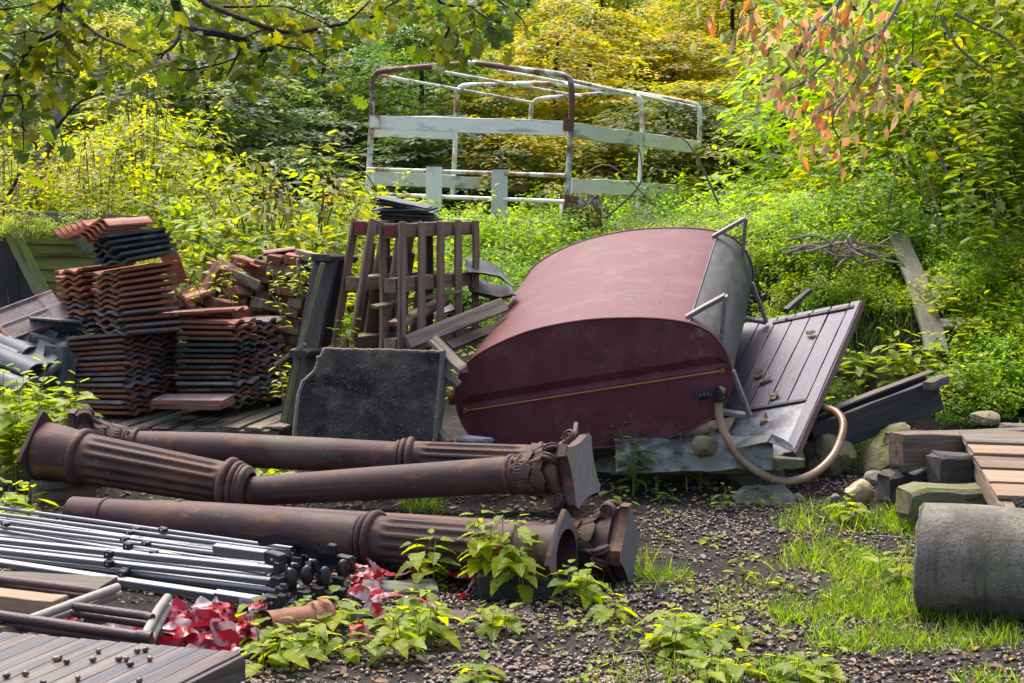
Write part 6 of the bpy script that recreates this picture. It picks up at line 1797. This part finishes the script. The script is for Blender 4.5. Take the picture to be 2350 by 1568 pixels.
# ------------------------------------------------------------------ bushes
NP = np.random.default_rng(77)
def bush_variant(key, pal, w, h, nsp, nl, lsize, seed, tmpl=OVATE, length=.3, dome=True):
    global NP
    NP = np.random.default_rng(seed)
    a = NP.uniform(0, 2 * np.pi, nsp); r = np.sqrt(NP.uniform(0, 1, nsp)); f = NP.uniform(.12, 1, nsp)
    lob = 1 + .25 * np.sin(3 * a + seed) + .15 * np.sin(8 * a)
    top = np.sqrt(np.maximum(0, 1 - r ** 2)) * (1 + .25 * np.sin(a * 4 + r * 5))
    c = np.stack([np.cos(a) * r * w * lob, np.sin(a) * r * w * lob, f * h * top + .02], 1)
    outs = np.stack([np.cos(a), np.sin(a), NP.uniform(-.1, .7, nsp)], 1) + NP.normal(0, .4, (nsp, 3))
    pos, ax, nr, sz, col = sprays(c, outs, nl, length, lsize, PAL[pal], tmpl, .25, .5, .5)
    cm = big_mesh(pos, ax, nr, sz, col, tmpl, M['leaf'])
    vs, fs = [], []
    rr = random.Random(seed)
    for k in range(14):
        b = rr.uniform(0, 6.28); q = rr.uniform(.3, 1.0)
        v2, f2 = tube_geo(catmull([V((0, 0, 0)) + V((math.cos(b), math.sin(b), 0)) * .1 * w, V((math.cos(b) * w * .5 * q, math.sin(b) * w * .5 * q, h * rr.uniform(.7, 1.15))), V((math.cos(b) * w * q, math.sin(b) * w * q, h * rr.uniform(.3, .95)))], 4), [.007, .003], 5)
        n0 = len(vs); vs += v2; fs += [tuple(n0 + i for i in f_) for f_ in f2]
    TREES[key] = (autosmooth(mesh(vs, fs, M['reed']), 60), cm)
bush_variant('bram', 'yg', .75, .75, 210, 14, .075, 41)
bush_variant('bram2', 'bright', .7, .6, 210, 14, .065, 42)
bush_variant('ivy', 'bright', .75, .38, 300, 13, .042, 43, OVATE, .2)
bush_variant('ivy2', 'pale', .7, .35, 280, 13, .040, 44, OVATE, .2)
bush_variant('brbig', 'bright', 1.0, 1.9, 360, 15, .085, 45, OVATE, .4)
bush_variant('brbig2', 'yg', 1.0, 1.8, 340, 15, .085, 46, OVATE, .4)
MASS = {}
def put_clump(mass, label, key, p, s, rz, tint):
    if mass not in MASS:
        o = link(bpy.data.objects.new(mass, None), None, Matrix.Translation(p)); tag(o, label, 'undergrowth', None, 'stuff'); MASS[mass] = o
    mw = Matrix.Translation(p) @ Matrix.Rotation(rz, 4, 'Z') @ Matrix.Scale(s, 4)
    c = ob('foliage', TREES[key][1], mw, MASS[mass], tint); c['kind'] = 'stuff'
def put_bush(key, p, s, rz, label, group, tint=(1, 1, 1), nm='bramble_bush', cat='bush'):
    mw = Matrix.Translation(p) @ Matrix.Rotation(rz, 4, 'Z') @ Matrix.Scale(s, 4)
    o = link(bpy.data.objects.new(nm, None), None, mw); tag(o, label, cat, group)
    ob('stems', TREES[key][0], mw, o); c = ob('foliage', TREES[key][1], mw, o, tint); c['kind'] = 'stuff'
def build_bushes():
    rr = random.Random(9)
    def at(px, d, dz=0):
        x = (px - CX) / FPX * d; return V((x, d, hgt(x, d) + dz))
    for i, (px, d, s, k) in enumerate([(365, 12.4, 1.0, 'bram'), (450, 12.0, .95, 'bram'), (540, 12.3, 1.1, 'bram'), (620, 12.0, 1.0, 'bram2'), (700, 12.2, 1.15, 'bram'), (770, 12.4, 1.0, 'bram'), (590, 13.2, 1.3, 'bram'), (420, 13.4, 1.2, 'bram2'), (700, 13.6, 1.3, 'bram'), (480, 11.5, .6, 'bram2'), (640, 11.6, .62, 'bram')]):
        put_bush(k, at(px, d), s, rr.uniform(0, 6.28), 'yellow-green bramble sprawling over the brick heap', 'brambles over the bricks', tuple(rr.uniform(.9, 1.1) for _ in range(3)))
    for i, (px, d, s) in enumerate([(20, 12.4, .9), (120, 13.0, 1.0), (230, 13.2, 1.1), (310, 12.6, .9), (0, 13.6, 1.3), (180, 14.4, 1.4), (340, 14.6, 1.4)]):
        put_bush('bram' if i % 2 else 'brbig2', at(px, d), s * (.6 if not i % 2 else 1), rr.uniform(0, 6.28), 'leafy bramble above the shed panel at left', 'brambles above the shed panel', (1.1, 1.05, .9))
    n = 0
    for d in (12.6, 13.4, 14.2, 15.0, 16.0, 17.0):
        for px in range(790, 1990, 92):
            q = px + rr.uniform(-30, 30) + (46 if n % 2 else 0)
            if d < 13 and q < 1080: continue
            n += 1
            put_clump('undergrowth', 'low green undergrowth around the trailer frame and behind the tank', rr.choice(['ivy', 'ivy', 'bram2', 'ivy2']) if q > 1250 else rr.choice(['ivy', 'bram2', 'ivy']), at(q, d, -.03), rr.uniform(.55, 1.15) * (.75 if d < 14.5 else 1.0) * (.68 if 1230 < q < 1720 and d < 16.5 else 1.0), rr.uniform(0, 6.28), (lambda f: (f * rr.uniform(.8, 1.1), f, f * rr.uniform(.9, 1.5)))(rr.choice([.45, .7, .9, 1.05])))
    for i, (px, d, s, k) in enumerate([(2150, 13.4, .65, 'brbig'), (2260, 13.2, .7, 'brbig'), (2370, 13.0, .8, 'brbig2'), (2080, 14.2, .9, 'brbig2'), (2200, 14.6, 1.25, 'brbig'), (2330, 14.2, 1.4, 'brbig'), (2440, 13.6, 1.5, 'brbig2'), (1990, 14.6, .55, 'brbig'), (2280, 16, 1.9, 'brbig'), (2420, 16, 2.0, 'brbig2'), (2120, 16.2, 1.5, 'brbig')]):
        put_bush(k, at(px, d), s, rr.uniform(0, 6.28), 'tall bright green bush on top of the right bank', 'bushes on the right bank', tuple(rr.uniform(.9, 1.1) for _ in range(3)), 'tall_bush')
    for i in range(120):
        px, d = rr.uniform(1780, 2400), rr.uniform(10.5, 13.0)
        if px < 2010 and d < 11.3: continue
        if 1990 < px < 2200 and d < 12.3: continue
        put_clump('bank_weeds', 'small weeds growing all over the right bank slope', rr.choice(['ivy', 'ivy2', 'bram2', 'bram2', 'bram']), at(px, d, -.03), rr.uniform(.22, .5), rr.uniform(0, 6.28), tuple(rr.uniform(.8, 1.15) for _ in range(3)))
    for i, (px, d) in enumerate([(1890, 10.3), (1930, 10.5), (1960, 10.2), (1990, 10.6), (2020, 10.3), (2060, 10.1), (1900, 10.8), (1860, 11.0), (1880, 11.3), (1940, 10.9), (1970, 11.1), (1850, 11.4), (1910, 10.0), (2090, 10.2)]):
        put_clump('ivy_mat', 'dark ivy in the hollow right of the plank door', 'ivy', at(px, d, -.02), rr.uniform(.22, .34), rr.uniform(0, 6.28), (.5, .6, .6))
    for i, (px, py, d, sc_) in enumerate([(60, 500, 11.25, .22), (190, 505, 11.5, .26), (345, 590, 11.2, .26), (125, 690, 11.0, .16)]):
        p = P(px, py, d); p.z -= .12
        put_bush('bram', p, sc_, rr.uniform(0, 6.28), 'bramble spray hanging over the mossy shed panel', 'bramble sprays on the shed panel', (.9, 1, .9))
    # bare stems
    for i, (pts) in enumerate([[(2010, 690, 12.0), (2035, 500, 12.2), (2062, 360, 12.4)], [(2180, 600, 12.0), (2130, 470, 12.2), (2050, 330, 12.5)], [(2230, 560, 12.1), (2190, 430, 12.2), (2110, 280, 12.5)], [(2290, 600, 12), (2260, 420, 12.2), (2230, 260, 12.5)], [(2270, 640, 11.9), (2280, 480, 12.1), (2240, 340, 12.4)], [(2150, 640, 11.8), (2170, 560, 11.9), (2120, 380, 12.2)], [(1650, 470, 14.5), (1580, 330, 14.6), (1500, 290, 14.7)], [(1390, 500, 14.2), (1470, 420, 14.3), (1465, 330, 14.4)], [(1330, 410, 14.4), (1400, 380, 14.3), (1500, 470, 14.2)]]):
        o = tube('dead_stem', [P(*p) for p in pts], [.012, .005], M['reed'], None, 5, 5)
        tag(o, 'thin bare brown stem rising from the undergrowth', 'stem', 'bare stems')
    # heap of cut branches
    for i in range(14):
        a = P(rr.uniform(1800, 1960), rr.uniform(545, 625), 11.5 + rr.uniform(-.2, .2)); b = P(rr.uniform(1940, 2080), rr.uniform(540, 620), 11.4 + rr.uniform(-.2, .2))
        o = tube('cut_branch', [a, a.lerp(b, .4) + V((0, 0, rr.uniform(.0, .09))), a.lerp(b, .75) + V((0, 0, rr.uniform(-.02, .05))), b], [.012, .006], M['twig'], None, 6, 4)
        tag(o, 'pale bare branch in the pile of cut branches on the bank', 'branch', 'pile of cut branches')
    for i, pts in enumerate([[(1925, 385, 13.0), (1965, 460, 12.9), (2005, 530, 12.8)], [(1935, 390, 13.2), (1990, 350, 13.2), (2010, 340, 13.2)], [(2190, 30, 12.6), (2250, 60, 12.6), (2310, 90, 12.6), (2350, 150, 12.6)], [(2160, 40, 12.6), (2200, 110, 12.6), (2290, 180, 12.7)]]):
        o = tube('pale_branch', [P(*p) for p in pts], [.016, .008], M['twig'], None, 6, 4)
        tag(o, ['pale dead branch standing up from the bank', 'forked pale twig left of the right bush', 'grey bare branch at the top right corner', 'grey bare twig below the top right branch'][i], 'branch')
build_bushes()

# ------------------------------------------------------------------ ground cover, grass, litter, acorns
def build_cover():
    g = np.random.default_rng(3); rng = random.Random(3)
    X, Y = [], []
    while len(X) < 42000:
        x, y = g.uniform(-5.2, 6.5), g.uniform(10.6, 19.5)
        if abs(x) > y * .36 + .3: continue
        s = smooth(.7, 2.6, x); toe = lerp(11.3, 10.5, s)
        if y < toe: continue
        if x > 2.3 and y < 12.2 and 2030 < x / y * FPX + CX < 2140 and rng.random() < .85: continue
        if x > 1.9 and y < 12.6 and noise.noise((x * 2.2, y * 2.2, 8)) < .05: continue
        X.append(x); Y.append(y)
    N = len(X)
    Z = np.array([hgt(a, b) for a, b in zip(X, Y)])
    pos = np.stack([X, Y, Z + g.uniform(.0, .16, N)], 1)
    ax = np.concatenate([g.normal(0, 1, (N, 2)), g.uniform(-.2, .5, (N, 1))], 1)
    nr = np.concatenate([g.normal(0, .35, (N, 2)) - [0, .2], np.ones((N, 1))], 1)
    pal = PAL['bright'] + PAL['pale'] + [((.05, .10, .02), 8)]
    me = big_mesh(pos, ax, nr, g.uniform(.03, .065, N), pick(pal, N, .3), OVATE, M['leaf'])
    o = ob('ground_cover', me); o['kind'] = 'stuff'; o['label'] = 'low ivy and weeds covering the bank'; o['category'] = 'ground cover'
def build_grass():
    rr = random.Random(6)
    B = []
    def add(x0, x1, y0, y1, n, h0, h1, thr):
        for _ in range(n):
            px, py = rr.uniform(x0, x1), rr.uniform(y0, y1)
            p = PZ(px, py, 0)
            if noise.noise((p.x * 2.3, p.y * 2.3, 1.5)) + .5 * noise.noise((p.x * 7, p.y * 7, 4)) < thr: continue
            for k in range(rr.randint(3, 8)):
                q = V((p.x + rr.gauss(0, .03), p.y + rr.gauss(0, .03), 0)); q.z = hgt(q.x, q.y) - .004
                B.append((q, rr.uniform(h0, h1)))
    add(1790, 2120, 1170, 1330, 620, .03, .11, -.05)
    add(1900, 2110, 1300, 1420, 330, .03, .10, -.05)
    add(1750, 2350, 1400, 1580, 1200, .025, .09, .06)
    add(1470, 1580, 1260, 1340, 120, .05, .12, 0)
    add(1350, 2000, 1330, 1580, 500, .03, .08, .15)
    add(640, 760, 1480, 1500, 25, .05, .1, -.5)
    add(1480, 1560, 1190, 1230, 60, .04, .09, -.2)
    add(0, 110, 1000, 1080, 260, .08, .2, -.4)
    add(2050, 2120, 1160, 1230, 120, .06, .14, -.5)
    add(930, 1010, 1140, 1180, 60, .05, .1, -.3)
    def addb(x0, x1, y0, y1, n, h0, h1):
        for _ in range(n):
            p = GP(rr.uniform(x0, x1), rr.uniform(y0, y1))
            for k in range(5):
                q = V((p.x + rr.gauss(0, .03), p.y + rr.gauss(0, .03), 0)); q.z = hgt(q.x, q.y) - .004
                B.append((q, rr.uniform(h0, h1)))
    addb(1900, 2080, 610, 690, 60, .06, .16); addb(2080, 2350, 560, 740, 260, .06, .18); addb(1950, 2100, 680, 800, 80, .06, .15)
    N = len(B)
    pos = np.array([b[0] for b in B]); h = np.array([b[1] for b in B])
    ax = np.concatenate([NP.normal(0, .55, (N, 2)), np.ones((N, 1))], 1)
    nr = np.concatenate([NP.normal(0, 1, (N, 2)), np.zeros((N, 1))], 1)
    col = pick([((.12, .22, .012), 5), ((.16, .25, .014), 4), ((.07, .11, .012), 4), ((.20, .18, .06), 1.5)], N, .25)
    t = (BLADE[0] * np.array([1, .8, 1]), BLADE[1])
    me = big_mesh(pos, ax, nr, h, col, t, M['leaf'])
    o = ob('grass', me); o['kind'] = 'stuff'; o['label'] = 'bright green grass tufts growing through the acorns'; o['category'] = 'grass'
def dens_ok(p, rr):
    n = noise.noise((p.x * 1.3 + 4, p.y * 1.3, 2)) + .5 * noise.noise((p.x * 4, p.y * 4, 7))
    return rr.random() < smooth(-.45, .35, n)
def build_litter():
    rr = random.Random(12)
    P_, A_, N_, S_, C_ = [], [], [], [], []
    for _ in range(15000):
        y = 5.2 + 4.6 * rr.random() ** 1.2; x = rr.uniform(-.34, .34) * y
        px = x / y * FPX + CX
        q = V((x, y, hgt(x, y) + rr.uniform(.003, .014)))
        if px < 480 and y < 6.6: continue
        if rr.random() < .3 and y < 8.3: continue
        P_.append(q); A_.append((rr.gauss(0, 1), rr.gauss(0, 1), rr.uniform(-.25, .25))); N_.append((rr.gauss(0, .3), rr.gauss(0, .3), 1)); S_.append(rr.uniform(.008, .03) if rr.random() < .75 else rr.uniform(.03, .06))
        C_.append(rr.choice([(.10, .055, .03), (.16, .085, .04), (.06, .035, .025), (.22, .14, .07), (.07, .05, .04), (.30, .20, .03), (.20, .16, .13), (.05, .05, .052), (.12, .12, .12)]))
    me = big_mesh(np.array(P_), np.array(A_), np.array(N_), np.array(S_), np.array(C_), OVATE, M['litter'])
    o = ob('leaf_litter', me); o['kind'] = 'stuff'; o['label'] = 'brown fallen leaves scattered over the mud'; o['category'] = 'leaf litter'
    # litter caught on door and tank debris
def build_acorns():
    rr = random.Random(13)
    pts = []
    while len(pts) < 9000:
        y = 5.15 + 4.4 * rr.random() ** 1.15; x = rr.uniform(-.335, .335) * y
        px = x / y * FPX + CX
        if px < 540 and y < 6.9: continue
        if px < 1250 and y > 8.0 and rr.random() < .7: continue
        p = V((x, y, 0))
        if not dens_ok(p, rr): continue
        if px > 1750 and y < 8 and rr.random() < .45: continue
        p.z = hgt(x, y) + .006
        pts.append(p)
    pts.sort(key=lambda p: p.y)
    for p in pts[:300]:
        s = rr.uniform(.6, 1.1)
        m = Matrix.Translation(p) @ Matrix.Rotation(rr.uniform(0, 6.28), 4, 'Z') @ Matrix.Rotation(rr.uniform(-.4, .4), 4, 'Y') @ Matrix.Diagonal((s * rr.uniform(.8, 1.15), s, s, 1))
        tag(ob('acorn', ACORN, m), 'brown acorn lying on the mud in the foreground', 'acorn', 'acorns on the ground')
    base = acorn_mesh(M['acorn_stuff'], 7)
    nv = len(base.vertices); co = np.empty(nv * 3); base.vertices.foreach_get('co', co); co = co.reshape(-1, 3)
    tf = [tuple(p.vertices) for p in base.polygons]
    rest = pts[300:]
    N = len(rest)
    pos = np.array(rest); ax = np.concatenate([NP.normal(0, 1, (N, 2)), NP.uniform(-.4, .4, (N, 1))], 1); nr = np.tile([0, 0, 1.0], (N, 1))
    me = big_mesh(pos, ax, nr, NP.uniform(.35, 1.12, N), np.ones((N, 3)), (co, tf), M['acorn_stuff'])
    me.polygons.foreach_set('use_smooth', [True] * len(me.polygons))
    o = ob('scattered_acorns', me); o['kind'] = 'stuff'; o['label'] = 'thousands of brown acorns strewn over the yard'; o['category'] = 'acorns'
    for k in range(26):
        y = rr.uniform(5.4, 8.6); x = rr.uniform(-.02, .3) * y
        a = rr.uniform(0, 6.28); L = rr.uniform(.06, .2)
        p = V((x, y, hgt(x, y) + .012)); q = p + V((math.cos(a) * L, math.sin(a) * L, 0)); q.z = hgt(q.x, q.y) + .015
        o = tube('twig', [p, p.lerp(q, .5) + V((rr.uniform(-.01, .01), rr.uniform(-.01, .01), .006)), q], [.005, .003], M['bark' if k % 2 else 'twig'], None, 5, 3)
        tag(o, 'short fallen twig lying among the acorns', 'twig', 'twigs among the acorns')
    o = tube('bent_stick', [PK(6, *p) for p in ((630, 945, 7.55), (690, 925, 7.6), (760, 975, 7.5), (860, 1005, 7.45))], [.008, .005], M['bark'], None, 6, 5)
    tag(o, 'bent dark stick arching over the grass left of the pipe', 'twig')
build_cover(); build_grass(); build_litter(); build_acorns()

# ------------------------------------------------------------------ labels that single out members of a row or a stack
ORD = ['first', 'second', 'third', 'fourth', 'fifth', 'sixth', 'seventh', 'eighth', 'ninth', 'tenth', 'eleventh', 'twelfth', 'thirteenth', 'fourteenth', 'fifteenth', 'sixteenth', 'seventeenth', 'eighteenth', 'nineteenth', 'twentieth', 'twenty-first', 'twenty-second', 'twenty-third', 'twenty-fourth', 'twenty-fifth', 'twenty-sixth']
def single_out():
    by = {}
    for o in list(COL.objects):
        if o.parent is None and o.get('group') and o.get('label'): by.setdefault((o['group'], o['label']), []).append(o)
    for (g, lb), L in by.items():
        if len(L) < 2 or len(L) > len(ORD) or 'far woodland' in g or g in ('bricks of the leaning stack', 'tumbled bricks') or 'acorn' in g: continue
        pos = {o.name: WM[o.name].translation for o in L}
        if g.startswith('tiles of') or g.startswith('slates') or g.startswith('dark tiles'):
            L.sort(key=lambda o: pos[o.name].z); how = 'from the bottom'
        else:
            L.sort(key=lambda o: pos[o.name].x / pos[o.name].y); how = 'from the left'
        for i, o in enumerate(L):
            o['label'] = lb + ', ' + ORD[i] + ' ' + how
            if len(o['label'].split()) > 16: o['label'] = ' '.join(lb.split()[:12]) + ', ' + ORD[i] + ' ' + how
single_out()
